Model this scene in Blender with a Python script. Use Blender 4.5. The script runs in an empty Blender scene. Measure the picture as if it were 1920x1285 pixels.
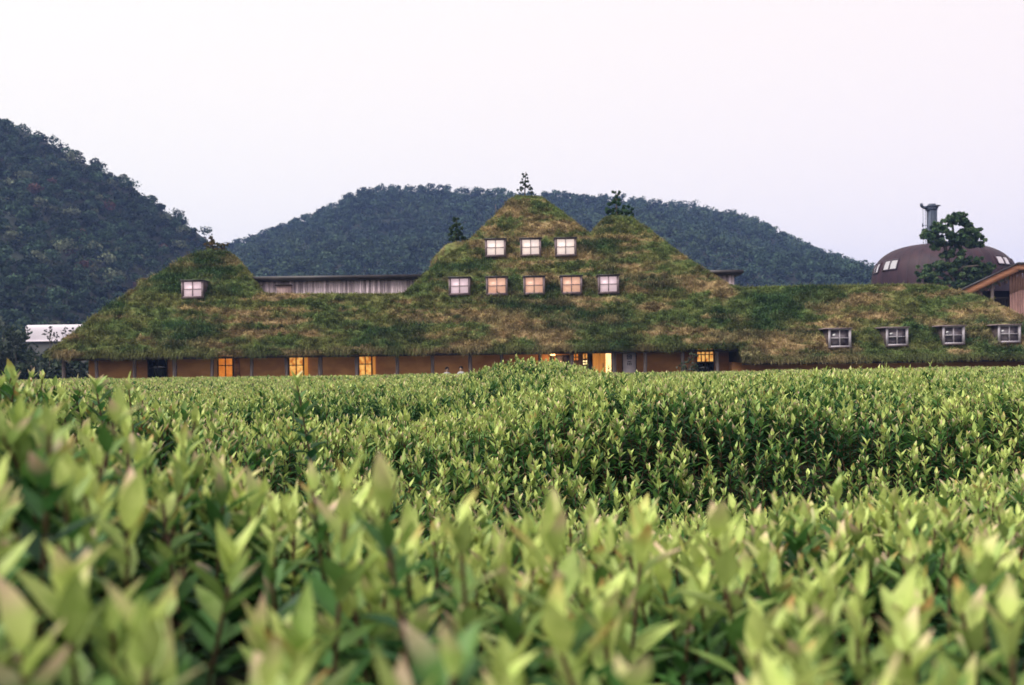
import bpy, math, random
import numpy as np

rng = np.random.default_rng(7)
random.seed(7)
S = bpy.context.scene
COL = S.collection

# ------------------------------------------------------------------ camera model
F = 1920 * 35 / 36.0          # focal length in photo pixels
HY = 690.0                    # horizon row at the picture's middle column
ROLL = 0.0140                 # the photographer held the camera slightly off level
ZC = 1.5
CR, SR = math.cos(ROLL), math.sin(ROLL)


def ray(px, py):
    dx, dy = px - 960.0, HY - py
    return (dx * CR + dy * SR) / F, (-dx * SR + dy * CR) / F


def P(px, py, Y):
    a, b = ray(px, py)
    return np.array([a * Y, Y, ZC + b * Y])


# ------------------------------------------------------------------ noise
def _hash(ix, iy, iz, seed):
    n = (ix * 374761393 + iy * 668265263 + iz * 2147483647 + seed * 974711) & 0xFFFFFFFF
    n = ((n ^ (n >> 13)) * 1274126177) & 0xFFFFFFFF
    n = n ^ (n >> 16)
    return (n & 0xFFFF) / 65535.0


def vnoise(x, y, z=0.0, seed=0):
    x, y, z = np.broadcast_arrays(np.asarray(x, float), np.asarray(y, float), np.asarray(z, float))
    ix, iy, iz = (np.floor(v).astype(np.int64) for v in (x, y, z))
    fx, fy, fz = x - ix, y - iy, z - iz
    fx, fy, fz = (v * v * (3 - 2 * v) for v in (fx, fy, fz))
    r = 0
    for dx in (0, 1):
        for dy in (0, 1):
            for dz in (0, 1):
                w = (fx if dx else 1 - fx) * (fy if dy else 1 - fy) * (fz if dz else 1 - fz)
                r = r + w * _hash(ix + dx, iy + dy, iz + dz, seed)
    return r


def fbm(x, y, z=0.0, o=3, seed=0):
    r, a, t = 0, 1.0, 0.0
    for k in range(o):
        r = r + a * vnoise(np.asarray(x) * 2 ** k, np.asarray(y) * 2 ** k, np.asarray(z) * 2 ** k, seed + k)
        t += a
        a *= 0.5
    return r / t


def sstep(a, b, x):
    t = np.clip((np.asarray(x, float) - a) / (b - a), 0, 1)
    return t * t * (3 - 2 * t)


# ------------------------------------------------------------------ objects
def tag(o, label=None, cat=None, group=None, kind=None):
    if label: o['label'] = label
    if cat: o['category'] = cat
    if group: o['group'] = group
    if kind: o['kind'] = kind
    return o


def empty(name, loc, label, cat, group=None):
    o = bpy.data.objects.new(name, None)
    COL.objects.link(o)
    o.location = loc
    return tag(o, label, cat, group)


def np_mesh(name, V, faces, mat, parent=None, col=None, smooth=False):
    """faces: list of int arrays (n,3) / (n,4). Vertices in world space; parents are never rotated."""
    V = np.asarray(V, np.float32).reshape(-1, 3)
    off = np.array(parent_world(parent), np.float32) if parent else np.zeros(3, np.float32)
    me = bpy.data.meshes.new(name)
    me.vertices.add(len(V))
    me.vertices.foreach_set('co', (V - off).ravel())
    fl = [np.asarray(f, np.int32) for f in faces if len(f)]
    nl = sum(f.size for f in fl)
    nf = sum(len(f) for f in fl)
    me.loops.add(nl)
    me.polygons.add(nf)
    me.loops.foreach_set('vertex_index', np.concatenate([f.ravel() for f in fl]))
    tot = np.concatenate([np.full(len(f), f.shape[1], np.int32) for f in fl])
    st = np.concatenate([[0], np.cumsum(tot)[:-1]]).astype(np.int32)
    me.polygons.foreach_set('loop_start', st)
    if smooth:
        me.polygons.foreach_set('use_smooth', np.ones(nf, bool))
    me.update(calc_edges=True)
    me.validate()
    if col is not None:
        col = np.asarray(col, np.float32)
        if col.shape[1] == 3:
            col = np.hstack([col, np.ones((len(col), 1), np.float32)])
        at = me.attributes.new('col', 'FLOAT_COLOR', 'POINT')
        at.data.foreach_set('color', col.ravel())
    if mat is not None:
        me.materials.append(mat)
    o = bpy.data.objects.new(name, me)
    COL.objects.link(o)
    if parent: o.parent = parent
    return o


def parent_world(p):
    v = np.zeros(3)
    while p is not None:
        v = v + np.array(p.location)
        p = p.parent
    return v


class MB:
    def __init__(s):
        s.v, s.q, s.t, s.c = [], [], [], []
        s.n = 0

    def add(s, V, q=(), t=(), c=(1, 1, 1)):
        V = np.asarray(V, float).reshape(-1, 3)
        if len(q): s.q.append(np.asarray(q, int) + s.n)
        if len(t): s.t.append(np.asarray(t, int) + s.n)
        s.v.append(V)
        cc = np.asarray(c, float)
        s.c.append(np.tile(cc, (len(V), 1)) if cc.ndim == 1 else cc)
        s.n += len(V)

    def box(s, x0, x1, y0, y1, z0, z1, c=(1, 1, 1)):
        V = [(x, y, z) for z in (z0, z1) for y in (y0, y1) for x in (x0, x1)]
        s.add(V, [(0, 2, 3, 1), (4, 5, 7, 6), (0, 1, 5, 4), (2, 6, 7, 3), (0, 4, 6, 2), (1, 3, 7, 5)], c=c)

    def hexa(s, V, c=(1, 1, 1)):
        s.add(V, [(0, 2, 3, 1), (4, 5, 7, 6), (0, 1, 5, 4), (2, 6, 7, 3), (0, 4, 6, 2), (1, 3, 7, 5)], c=c)

    def tube(s, pts, rad, n=8, c=(1, 1, 1), wob=0.0):
        pts = np.asarray(pts, float)
        rad = np.broadcast_to(np.asarray(rad, float), (len(pts),))
        rings = []
        for i, p in enumerate(pts):
            d = pts[min(i + 1, len(pts) - 1)] - pts[max(i - 1, 0)]
            d = d / (np.linalg.norm(d) + 1e-9)
            a = np.cross(d, (0.31, 0.9, 0.2))
            if np.linalg.norm(a) < .1: a = np.cross(d, (1, 0, 0))
            a /= np.linalg.norm(a)
            b = np.cross(d, a)
            th = np.arange(n) * 2 * math.pi / n
            rr = rad[i] * (1 + wob * (rng.random(n) - .5))
            rings.append(p + (np.cos(th) * rr)[:, None] * a + (np.sin(th) * rr)[:, None] * b)
        V = np.concatenate(rings + [pts[:1], pts[-1:]])
        q, t = [], []
        for i in range(len(pts) - 1):
            for k in range(n):
                q.append((i * n + k, i * n + (k + 1) % n, (i + 1) * n + (k + 1) % n, (i + 1) * n + k))
        L = len(pts) * n
        for k in range(n):
            t.append((L, (k + 1) % n, k))
            t.append((L + 1, L - n + k, L - n + (k + 1) % n))
        s.add(V, q, t, c)

    def build(s, name, mat, parent=None, smooth=False):
        V = np.concatenate(s.v)
        f = []
        if s.q: f.append(np.concatenate(s.q))
        if s.t: f.append(np.concatenate(s.t))
        return np_mesh(name, V, f, mat, parent, np.concatenate(s.c), smooth)


# ------------------------------------------------------------------ materials
def mat(name, base=(.5, .5, .5), rough=.7, attr=False, noise=None, emit=None, estr=0, bump=None, trans=0, spec=.3, metal=0):
    """noise = (scale xyz, second colour, detail, contrast low, contrast high)"""
    m = bpy.data.materials.new(name)
    m.use_nodes = True
    nt = m.node_tree
    N, L = nt.nodes, nt.links
    b = N['Principled BSDF']
    b.inputs['Roughness'].default_value = rough
    b.inputs['Specular IOR Level'].default_value = spec
    b.inputs['Metallic'].default_value = metal
    out = N['Material Output']
    geo = N.new('ShaderNodeNewGeometry')
    src = None
    if attr:
        a = N.new('ShaderNodeAttribute')
        a.attribute_name = 'col'
        src = a.outputs['Color']
        if base != (1, 1, 1) and attr == 'mul':
            mx = N.new('ShaderNodeMix'); mx.data_type = 'RGBA'; mx.blend_type = 'MULTIPLY'
            mx.inputs[0].default_value = 1
            L.new(src, mx.inputs[6]); mx.inputs[7].default_value = (*base, 1)
            src = mx.outputs[2]
    if noise:
        sc, c2, det, lo, hi = noise
        mp = N.new('ShaderNodeMapping')
        L.new(geo.outputs['Position'], mp.inputs['Vector'])
        mp.inputs['Scale'].default_value = sc
        nz = N.new('ShaderNodeTexNoise')
        nz.inputs['Scale'].default_value = 1
        nz.inputs['Detail'].default_value = det
        L.new(mp.outputs[0], nz.inputs['Vector'])
        mr = N.new('ShaderNodeMapRange')
        mr.inputs[1].default_value = lo
        mr.inputs[2].default_value = hi
        L.new(nz.outputs['Fac'], mr.inputs[0])
        mx = N.new('ShaderNodeMix'); mx.data_type = 'RGBA'
        L.new(mr.outputs[0], mx.inputs[0])
        if src is not None:
            L.new(src, mx.inputs[6])
            m2 = N.new('ShaderNodeMix'); m2.data_type = 'RGBA'; m2.blend_type = 'MULTIPLY'
            m2.inputs[0].default_value = 1
            L.new(src, m2.inputs[6]); m2.inputs[7].default_value = (*c2, 1)
            L.new(m2.outputs[2], mx.inputs[7])
        else:
            mx.inputs[6].default_value = (*base, 1)
            mx.inputs[7].default_value = (*c2, 1)
        src = mx.outputs[2]
        if bump:
            bp = N.new('ShaderNodeBump')
            bp.inputs['Strength'].default_value = bump
            bp.inputs['Distance'].default_value = .03
            L.new(nz.outputs['Fac'], bp.inputs['Height'])
            L.new(bp.outputs[0], b.inputs['Normal'])
    if src is not None:
        L.new(src, b.inputs['Base Color'])
    else:
        b.inputs['Base Color'].default_value = (*base, 1)
    if emit:
        b.inputs['Emission Color'].default_value = (*emit, 1)
        b.inputs['Emission Strength'].default_value = estr
        if noise:
            L.new(src, b.inputs['Emission Color'])
    if trans:
        tr = N.new('ShaderNodeBsdfTranslucent')
        if src is not None: L.new(src, tr.inputs['Color'])
        else: tr.inputs['Color'].default_value = (*base, 1)
        ms = N.new('ShaderNodeMixShader')
        ms.inputs[0].default_value = trans
        L.new(b.outputs[0], ms.inputs[1]); L.new(tr.outputs[0], ms.inputs[2])
        L.new(ms.outputs[0], out.inputs['Surface'])
    return m


M = dict(
    hedge=mat('hedge_leaf', attr=True, rough=.5, trans=.32, spec=.28, noise=((70, 70, 70), (.72, .80, .62), 4, .46, .70)),
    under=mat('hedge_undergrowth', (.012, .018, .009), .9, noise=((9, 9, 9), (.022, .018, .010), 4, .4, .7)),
    grass=mat('roof_grass', attr=True, rough=.8, trans=.2, spec=.15),
    sod=mat('roof_sod', attr=True, rough=.95, spec=.1, noise=((5, 5, 14), (.6, .55, .5), 4, .4, .65), bump=.8),
    wood_tree=mat('forest_leaf', attr=True, rough=.75, trans=.15, spec=.15),
    crown=mat('tree_leaf', attr=True, rough=.6, trans=.2, spec=.25),
    bark=mat('bark', (.09, .07, .055), .9, noise=((6, 6, 1.5), (.04, .032, .026), 5, .4, .6), bump=.6),
    plaster=mat('ochre_plaster', (.50, .235, .085), .95, noise=((.9, .9, 1.6), (.35, .155, .062), 8, .40, .62), bump=.25),
    post=mat('weathered_post', (.18, .14, .135), .85, noise=((14, 14, 1.5), (.09, .07, .065), 5, .4, .62), bump=.6),
    board=mat('weathered_boards', attr=True, rough=.85, noise=((30, 5, 1.5), (.6, .58, .62), 5, .42, .62), bump=.3),
    darkroof=mat('dark_metal_roof', (.035, .03, .036), .5, noise=((2, 2, 2), (.06, .05, .05), 4, .45, .7)),
    frame=mat('window_frame_wood', (.23, .17, .18), .7, noise=((12, 12, 3), (.15, .11, .12), 4, .4, .6)),
    cheek=mat('dormer_board', (.085, .06, .055), .85, noise=((8, 3, 20), (.05, .035, .035), 4, .4, .6)),
    whiteframe=mat('white_window_frame', (.40, .36, .40), .6, noise=((9, 9, 9), (.4, .36, .39), 3, .45, .65)),
    darkframe=mat('dark_window_frame', (.03, .022, .018), .6),
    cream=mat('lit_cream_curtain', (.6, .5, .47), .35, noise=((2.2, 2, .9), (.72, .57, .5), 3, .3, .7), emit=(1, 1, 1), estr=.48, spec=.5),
    pink=mat('pink_sky_reflection_glow', (.55, .40, .43), .3, noise=((2, 2, 1), (.62, .48, .52), 3, .3, .7), emit=(1, 1, 1), estr=.38, spec=.5),  # pinkish sky reflection put into the pane as colour and glow
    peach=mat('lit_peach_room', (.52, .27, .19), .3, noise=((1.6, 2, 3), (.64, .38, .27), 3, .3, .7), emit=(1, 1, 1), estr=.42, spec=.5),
    amber=mat('lit_amber_room', (.55, .16, .018), .3, noise=((6, 4, 5), (1.0, .52, .13), 4, .36, .58), emit=(1, 1, 1), estr=.42, spec=.5),
    dimamber=mat('dim_amber_room', (.42, .11, .012), .3, noise=((4, 4, 4), (.62, .20, .03), 4, .35, .65), emit=(1, 1, 1), estr=.5, spec=.5),
    hall=mat('bright_hall', (1.0, .72, .33), .5, noise=((3, 3, 2), (.95, .55, .2), 2, .4, .7), emit=(1, 1, 1), estr=.9),
    glass=mat('dark_glass', (.012, .014, .016), .06, spec=.8),
    glassgrey=mat('grey_glass', (.06, .05, .065), .08, noise=((2, 2, 2), (.16, .13, .15), 3, .45, .6), spec=.8),
    mirror=mat('sky_glass', (.72, .69, .72), .05, metal=1),
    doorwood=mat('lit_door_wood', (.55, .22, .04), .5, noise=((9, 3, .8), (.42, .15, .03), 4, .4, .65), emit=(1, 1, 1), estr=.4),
    signboard=mat('white_board', (.40, .34, .36), .7, noise=((3, 3, 3), (.34, .29, .31), 3, .4, .7)),
    ink=mat('black_ink', (.02, .02, .025), .7),
    dome=mat('brown_dome_metal', (.020, .009, .015), .6, noise=((1.2, 1.2, .35), (.038, .015, .020), 5, .38, .68), spec=.25),
    domerib=mat('dome_seam', (.045, .028, .036), .5),
    chimney=mat('blue_grey_steel', (.030, .040, .070), .45, noise=((3, 3, 1), (.07, .085, .12), 3, .4, .7)),
    cedar=mat('orange_cedar', (.40, .18, .10), .75, noise=((1, 9, 9), (.26, .105, .06), 4, .4, .65)),
    white=mat('white_sheet_roof', (.62, .56, .62), .5, noise=((.6, .6, .6), (.54, .48, .54), 4, .4, .7)),
    greywall=mat('grey_shed_wall', (.05, .05, .05), .8),
    soil=mat('soil', (.06, .05, .03), .95, noise=((.4, .4, .4), (.05, .07, .025), 6, .4, .6)),
    hill=mat('hill_floor', (.012, .018, .010), .95, noise=((.05, .05, .05), (.02, .022, .014), 5, .4, .6)),
    skin=mat('skin', (.5, .31, .22), .55),
    hair=mat('hair', (.008, .006, .006), .75, spec=.1),
    shirt=mat('white_shirt', (.30, .29, .29), .85),
    trousers=mat('dark_trousers', (.03, .035, .05), .85),
    needle=mat('pine_needle', attr=True, rough=.6, trans=.1, spec=.2),
)

# ------------------------------------------------------------------ world, sun, camera, air
w = bpy.data.worlds.new("World")
S.world = w
w.use_nodes = True
nt = w.node_tree
N, L = nt.nodes, nt.links
bg = N['Background']
sky = N.new('ShaderNodeTexSky')
sky.sky_type = 'NISHITA'
sky.sun_disc = False
SUN_EL, SUN_AZ = math.radians(50), math.radians(-120)     # azimuth from +Y towards +X
sky.sun_elevation = SUN_EL
sky.sun_rotation = SUN_AZ
tc = N.new('ShaderNodeTexCoord')
sp = N.new('ShaderNodeSeparateXYZ')
L.new(tc.outputs['Generated'], sp.inputs[0])
mr = N.new('ShaderNodeMapRange')
mr.inputs[1].default_value = -.7; mr.inputs[2].default_value = .7
L.new(sp.outputs['X'], mr.inputs[0])
veil = N.new('ShaderNodeMix'); veil.data_type = 'RGBA'
L.new(mr.outputs[0], veil.inputs[0])
SKYL = 5.2
veil.inputs[6].default_value = (SKYL * 1.10, SKYL * 1.05, SKYL * .95, 1)     # bright thin cloud, lilac towards the right
veil.inputs[7].default_value = (SKYL * 1.05, SKYL * .925, SKYL * .905, 1)
mix = N.new('ShaderNodeMix'); mix.data_type = 'RGBA'
mix.inputs[0].default_value = .96
L.new(sky.outputs[0], mix.inputs[6]); L.new(veil.outputs[2], mix.inputs[7])
L.new(mix.outputs[2], bg.inputs['Color'])
bg.inputs['Strength'].default_value = .1

sun = bpy.data.lights.new('sun', 'SUN')
sun.energy = 2.7
sun.angle = math.radians(40)
sun.color = (1, .96, .90)
so = bpy.data.objects.new('sun', sun)
COL.objects.link(so)
from mathutils import Vector, Matrix
sd = Vector((math.sin(SUN_AZ) * math.cos(SUN_EL), math.cos(SUN_AZ) * math.cos(SUN_EL), math.sin(SUN_EL)))
so.rotation_euler = sd.to_track_quat('Z', 'Y').to_euler()
so.location = (0, 0, 80)

cd = bpy.data.cameras.new('camera')
cam = bpy.data.objects.new('camera', cd)
COL.objects.link(cam)
cd.sensor_width = 36
cd.lens = 35
cd.shift_y = (HY - 642.5) / 1920
cd.clip_start = .05
cd.clip_end = 6000
cam.matrix_world = Matrix.Translation((0, 0, ZC)) @ Matrix.Rotation(math.pi / 2, 4, 'X') @ Matrix.Rotation(-ROLL, 4, 'Z')
cd.dof.use_dof = True
cd.dof.focus_distance = 6.5
cd.dof.aperture_fstop = 4.3
S.camera = cam
S.view_settings.view_transform = 'Standard'
S.view_settings.look = 'None'
S.view_settings.exposure = 1.08
S.view_settings.gamma = 1
S.cycles.use_denoising = True
S.cycles.max_bounces = 6
S.cycles.transparent_max_bounces = 6
S.cycles.volume_bounces = 0


# ------------------------------------------------------------------ generic foliage
def rand_unit(n):
    v = rng.normal(size=(n, 3))
    return v / np.linalg.norm(v, axis=1, keepdims=True)


def clumps(C, R, n, size, out=.8, flat=1.0, shell=.55):
    """n small leaf rhombi spread through each ball (C centres, R radii). Returns verts, quads, ball index."""
    K = len(C)
    C = np.repeat(np.asarray(C, float), n, 0)
    R = np.repeat(np.asarray(R, float), n)
    d = rand_unit(K * n)
    rad = shell + (1 - shell) * rng.random(K * n) ** .6
    off = d * (R * rad)[:, None]
    off[:, 2] *= flat
    c = C + off
    nn = d * out + rand_unit(K * n)
    nn /= np.linalg.norm(nn, axis=1, keepdims=True)
    a = np.cross(nn, rand_unit(K * n))
    a /= np.linalg.norm(a, axis=1, keepdims=True) + 1e-9
    b = np.cross(nn, a)
    s = (size * (.6 + .8 * rng.random(K * n)))[:, None]
    V = np.stack([c - a * s, c - b * s * .55 + nn * s * .12, c + a * s, c + b * s * .55 + nn * s * .12], 1).reshape(-1, 3)
    q = np.arange(K * n * 4).reshape(-1, 4)
    return V, q, np.repeat(np.arange(K), n)


# ------------------------------------------------------------------ ground
gv = []
xs = np.concatenate([np.linspace(-1500, -60, 12), np.linspace(-50, 50, 41), np.linspace(60, 1500, 12)])
ys = np.concatenate([np.linspace(-300, -10, 6), np.linspace(-5, 70, 40), np.linspace(80, 1700, 16)])
X, Y = np.meshgrid(xs, ys)
Z = (vnoise(X * .3, Y * .3, seed=3) - .5) * .08 * ((np.abs(X) < 60) & (Y < 75)) - .02
nx, ny = len(xs), len(ys)
idx = np.arange(nx * ny).reshape(ny, nx)
q = np.stack([idx[:-1, :-1], idx[:-1, 1:], idx[1:, 1:], idx[1:, :-1]], -1).reshape(-1, 4)
tag(np_mesh('ground', np.stack([X, Y, Z], -1), [q], M['soil'], smooth=True), 'dark earth under the shrubs and around the house', 'ground', kind='structure')

# ------------------------------------------------------------------ hedge field
BUMPS = [  # x, y, rx, ry, height over the base level (base is .26 m under the lens)
    (0, .6, 3.0, .95, .085), (-.50, 1.40, .50, .55, .08), (-1.75, 2.8, 1.1, .75, .31), (-2.6, 3.4, .9, .9, .18),
    (.6, 3.0, 1.5, .75, -.25), (-.5, 2.45, .55, .40, -.14), (1.75, 3.0, .65, .38, .10), (2.6, 3.9, 1.1, .40, -.15), (1.0, 3.75, .6, .4, -.10),
    (1.6, 6.0, .9, .9, .09), (2.6, 7.4, .8, .8, .12), (3.9, 8.3, .8, .8, .10), (3.3, 6.0, .8, .8, -.06), (.3, 5.4, .8, .9, .05), (-.6, 6.6, .8, .7, .09), (-2.0, 5.6, .7, .6, .08), (.2, 7.4, .9, .7, -.14), (1.0, 8.6, 1.3, .8, .02),
    (.45, 12.5, 1.15, 2.0, .33), (1.3, 9.6, 1.5, .9, .10), (.0, 9.9, .7, .7, -.14), (2.6, 9.0, .8, .7, -.12),
    (-1.5, 4.3, 1.0, .9, .07), (-1.2, 5.7, 1.0, .7, -.12), (-3.0, 6.0, 1.2, 1.1, .18), (-2.2, 7.6, 1.0, .8, -.10), (-4.2, 10.5, 1.6, 1.4, .16), (-1.8, 9, 1.0, 1.2, .07),
    (5.0, 11, 2.0, 2.2, .10), (4.2, 8.8, 1.0, .8, -.10), (8.5, 15, 2.6, 3.0, .08), (-7, 15, 2.4, 2.2, .03),
    (-1.7, 17, 3.0, 2.6, .0), (4.5, 19, 3.5, 3, .06), (-9, 22, 4, 3, .10), (12, 25, 5, 4, .04), (-3, 28, 5, 4, .08), (5, 33, 5, 4, .04),
    (-14, 34, 6, 5, .10), (18, 36, 7, 5, .04),
]


def hedge_h(x, y):
    z = np.full(np.shape(x), -.26)
    for bx, by, rx, ry, h in BUMPS:
        z = z + h * np.exp(-((x - bx) / rx) ** 2 - ((y - by) / ry) ** 2)
    z = z + (fbm(x * 1.3, y * 1.3, seed=11) - .5) * .13 + (vnoise(x * 4.5, y * 4.5, seed=17) - .5) * .035
    z = z + .19 * sstep(-.05, -1.0, x) * sstep(2.5, 1.2, y) - .05 * sstep(.5, 1.3, x) * sstep(2.2, 1.2, y)
    z = z + (fbm(x * .75 + 3, y * .75, seed=23, o=2) - .55) * .26 * sstep(2.8, 4, y) * (1 - sstep(12, 18, y))
    wob = 1.0 * (vnoise(x * 1.1 + 5, x * 0 + 2.5, seed=25) - .5)
    z = z + .11 * sstep(3.7, 4.6, y + wob) * (1 - sstep(7, 11, y)) * sstep(-.5, .5, x) - .03 * sstep(3.0, 3.4, y + wob) * (1 - sstep(3.8, 4.4, y + wob)) * sstep(-.5, .5, x)
    far = sstep(12, 40, y)
    z = z * (1 - far) + far * (-.27 + .25 * (fbm(x * .22, y * .22, seed=21) - .5) + (z + .26) * .6)
    return ZC + z


LEAF = {
    2: (np.array([(0, 0, 0)] + [(sx * wd, t, zz) for t, wd in ((.18, .62), (.42, 1), (.74, .56)) for sx, zz in ((-1, .16 * wd), (0, 0), (1, .16 * wd))] + [(0, 1, 0)], float),
        [(1, 4, 5, 2), (2, 5, 6, 3), (4, 7, 8, 5), (5, 8, 9, 6)], [(0, 1, 2), (0, 2, 3), (7, 10, 8), (8, 10, 9)]),
    1: (np.array([(0, 0, 0), (-1, .40, .17), (0, .40, 0), (1, .40, .17), (0, 1, 0)], float), [], [(0, 1, 2), (0, 2, 3), (1, 4, 2), (2, 4, 3)]),
    0: (np.array([(0, 0, 0), (-1, .45, .15), (1, .45, .15), (0, 1, 0)], float), [], [(0, 1, 3), (0, 3, 2)]),
}


def shoots(x, y, lod, K, height, leafL, wid=.19, stem=False, tops=None, flush=.34):
    """Leafy upright shoots: K leaves spiralling up each stem."""
    n = len(x)
    top = hedge_h(x, y) + rng.normal(0, .022, n) + np.where(rng.random(n) < .10, .06, 0) * rng.random(n)
    if tops is not None: top = tops
    hh = height * (.8 + .4 * rng.random(n))
    lean = rng.normal(0, .16, (n, 2))
    vig = .75 + .5 * rng.random(n)
    t = np.linspace(0, 1, K)[None, :] ** .82 + rng.normal(0, .01, (n, K))
    t = np.clip(t, 0, 1)
    az = rng.random((n, 1)) * 6.283 + (np.arange(K) // 2)[None, :] * 1.571 * 1.06 + (np.arange(K) % 2)[None, :] * math.pi + rng.normal(0, .25, (n, K))
    el = np.radians(8 + 60 * t ** 2.8 + rng.normal(0, 11, (n, K)))
    ln = leafL * vig[:, None] * (1.05 - .38 * t ** 3 - .25 * (1 - t) ** 2) * (.8 + .4 * rng.random((n, K)))
    wd = ln * wid * (.8 + .4 * rng.random((n, K)))
    hz = hh[:, None] * t
    bx = x[:, None] + lean[:, :1] * (hz - hh[:, None])
    by = y[:, None] + lean[:, 1:] * (hz - hh[:, None])
    bz = (top - hh * 1.0)[:, None] + hz - leafL * .75
    base = np.stack([bx, by, bz], -1).reshape(-1, 3)
    az, el, ln, wd, tt = az.ravel(), el.ravel(), ln.ravel(), wd.ravel(), t.ravel()
    ca, sa, ce, se = np.cos(az), np.sin(az), np.cos(el), np.sin(el)
    d = np.stack([ce * ca, ce * sa, se], -1)
    a = np.stack([-sa, ca, np.zeros_like(sa)], -1)
    nn = np.stack([-ca * se, -sa * se, ce], -1)
    T, fq, ft = LEAF[lod]
    curl = -.16 + .30 * rng.random(len(az))
    loc_n = T[None, :, 2] * (wd / .5)[:, None] * 1.6 - curl[:, None] * (T[None, :, 1] ** 2) * ln[:, None]
    V = base[:, None] + a[:, None] * (T[None, :, 0] * wd[:, None])[..., None] + d[:, None] * (T[None, :, 1] * ln[:, None])[..., None] + nn[:, None] * loc_n[..., None]
    m = len(T)
    nl = len(base)
    o = (np.arange(nl) * m)[:, None, None]
    faces = []
    if len(fq): faces.append((np.array(fq)[None] + o).reshape(-1, 4))
    faces.append((np.array(ft)[None] + o).reshape(-1, 3))
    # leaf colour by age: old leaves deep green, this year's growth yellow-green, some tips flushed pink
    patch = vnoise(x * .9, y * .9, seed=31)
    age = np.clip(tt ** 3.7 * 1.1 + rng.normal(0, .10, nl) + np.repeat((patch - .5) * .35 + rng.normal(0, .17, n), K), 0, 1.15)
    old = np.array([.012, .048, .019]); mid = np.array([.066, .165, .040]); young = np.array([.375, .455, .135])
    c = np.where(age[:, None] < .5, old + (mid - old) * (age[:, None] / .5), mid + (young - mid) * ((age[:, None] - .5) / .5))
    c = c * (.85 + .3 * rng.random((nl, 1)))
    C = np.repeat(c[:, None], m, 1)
    pinkleaf = (rng.random(nl) < np.where(tt > .82, flush, .008))
    tipw = np.clip((T[:, 1] - .45) / .5, 0, 1)[None, :, None] * pinkleaf[:, None, None] * (.35 + .65 * rng.random((nl, 1, 1)))
    pk = np.where(rng.random((nl, 1, 1)) < .75, np.array([.74, .46, .39]), np.array([.46, .16, .07]))
    C = C * (1 - tipw) + pk * tipw
    if lod == 2:   # pale midrib
        C[:, [2, 5, 8]] = C[:, [2, 5, 8]] * 1.18
    V = V.reshape(-1, 3); C = C.reshape(-1, 3)
    if stem:
        r = .0022
        k = 4
        zz = np.array([0, .5, 1.0])
        sx = x[:, None] + lean[:, :1] * (hh[:, None] * zz - hh[:, None])
        sy = y[:, None] + lean[:, 1:] * (hh[:, None] * zz - hh[:, None])
        sz = (top - hh)[:, None] + hh[:, None] * zz - leafL * .75
        ang = np.arange(k) * 2 * math.pi / k
        SV = np.stack([sx[..., None] + r * np.cos(ang), sy[..., None] + r * np.sin(ang), np.broadcast_to(sz[..., None], sx.shape + (k,))], -1)
        o2 = len(V) + np.arange(n)[:, None, None] * (3 * k)
        fs = [(i * k + j, i * k + (j + 1) % k, (i + 1) * k + (j + 1) % k, (i + 1) * k + j) for i in range(2) for j in range(k)]
        q = (np.array(fs)[None] + o2).reshape(-1, 4)
        faces.append(q)
        V = np.concatenate([V, SV.reshape(-1, 3)])
        sc = np.tile(np.array([[.10, .055, .035]]), (n * 3 * k, 1))
        C = np.concatenate([C, sc])
    return V, faces, C


def scatter(y0, y1, dens, margin=1.2, k=.56):
    A = lambda y: 2 * (k * y + margin)
    n = int(dens * (A(y0) + A(y1)) / 2 * (y1 - y0))
    y = y0 + (y1 - y0) * rng.random(n * 2)
    x = (rng.random(n * 2) * 2 - 1) * (k * y1 + margin)
    ok = np.abs(x) < k * y + margin
    return x[ok], y[ok]


# shoots that stand up taller than the rest near the lens: tip seen at (px, py), distance
HERO = [(92, 690, .80), (280, 1035, .62), (650, 815, .95), (715, 830, .85), (1035, 915, .95), (860, 880, .90), (1340, 905, 1.0), (500, 1130, .60), (850, 1105, .62), (1040, 1060, .75),
        (300, 830, 1.15), (585, 835, 1.2), (120, 950, .70), (1700, 1090, .75), (1890, 1040, .8), (1180, 1150, .6), (40, 1060, .6), (1480, 1180, .6), (740, 1180, .58), (330, 1150, .7), (1650, 1180, .62),
        (178, 688, 2.6), (240, 688, 2.5), (556, 684, 2.4), (1205, 905, 1.1), (1730, 985, 1.5), (1560, 1000, 1.4)]
hx, hy, ht = [], [], []
for a, b, d in HERO:
    p_ = P(a, b, d); hx.append(p_[0]); hy.append(p_[1]); ht.append(p_[2])
hx, hy, ht = np.array(hx), np.array(hy), np.array(ht)

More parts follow.
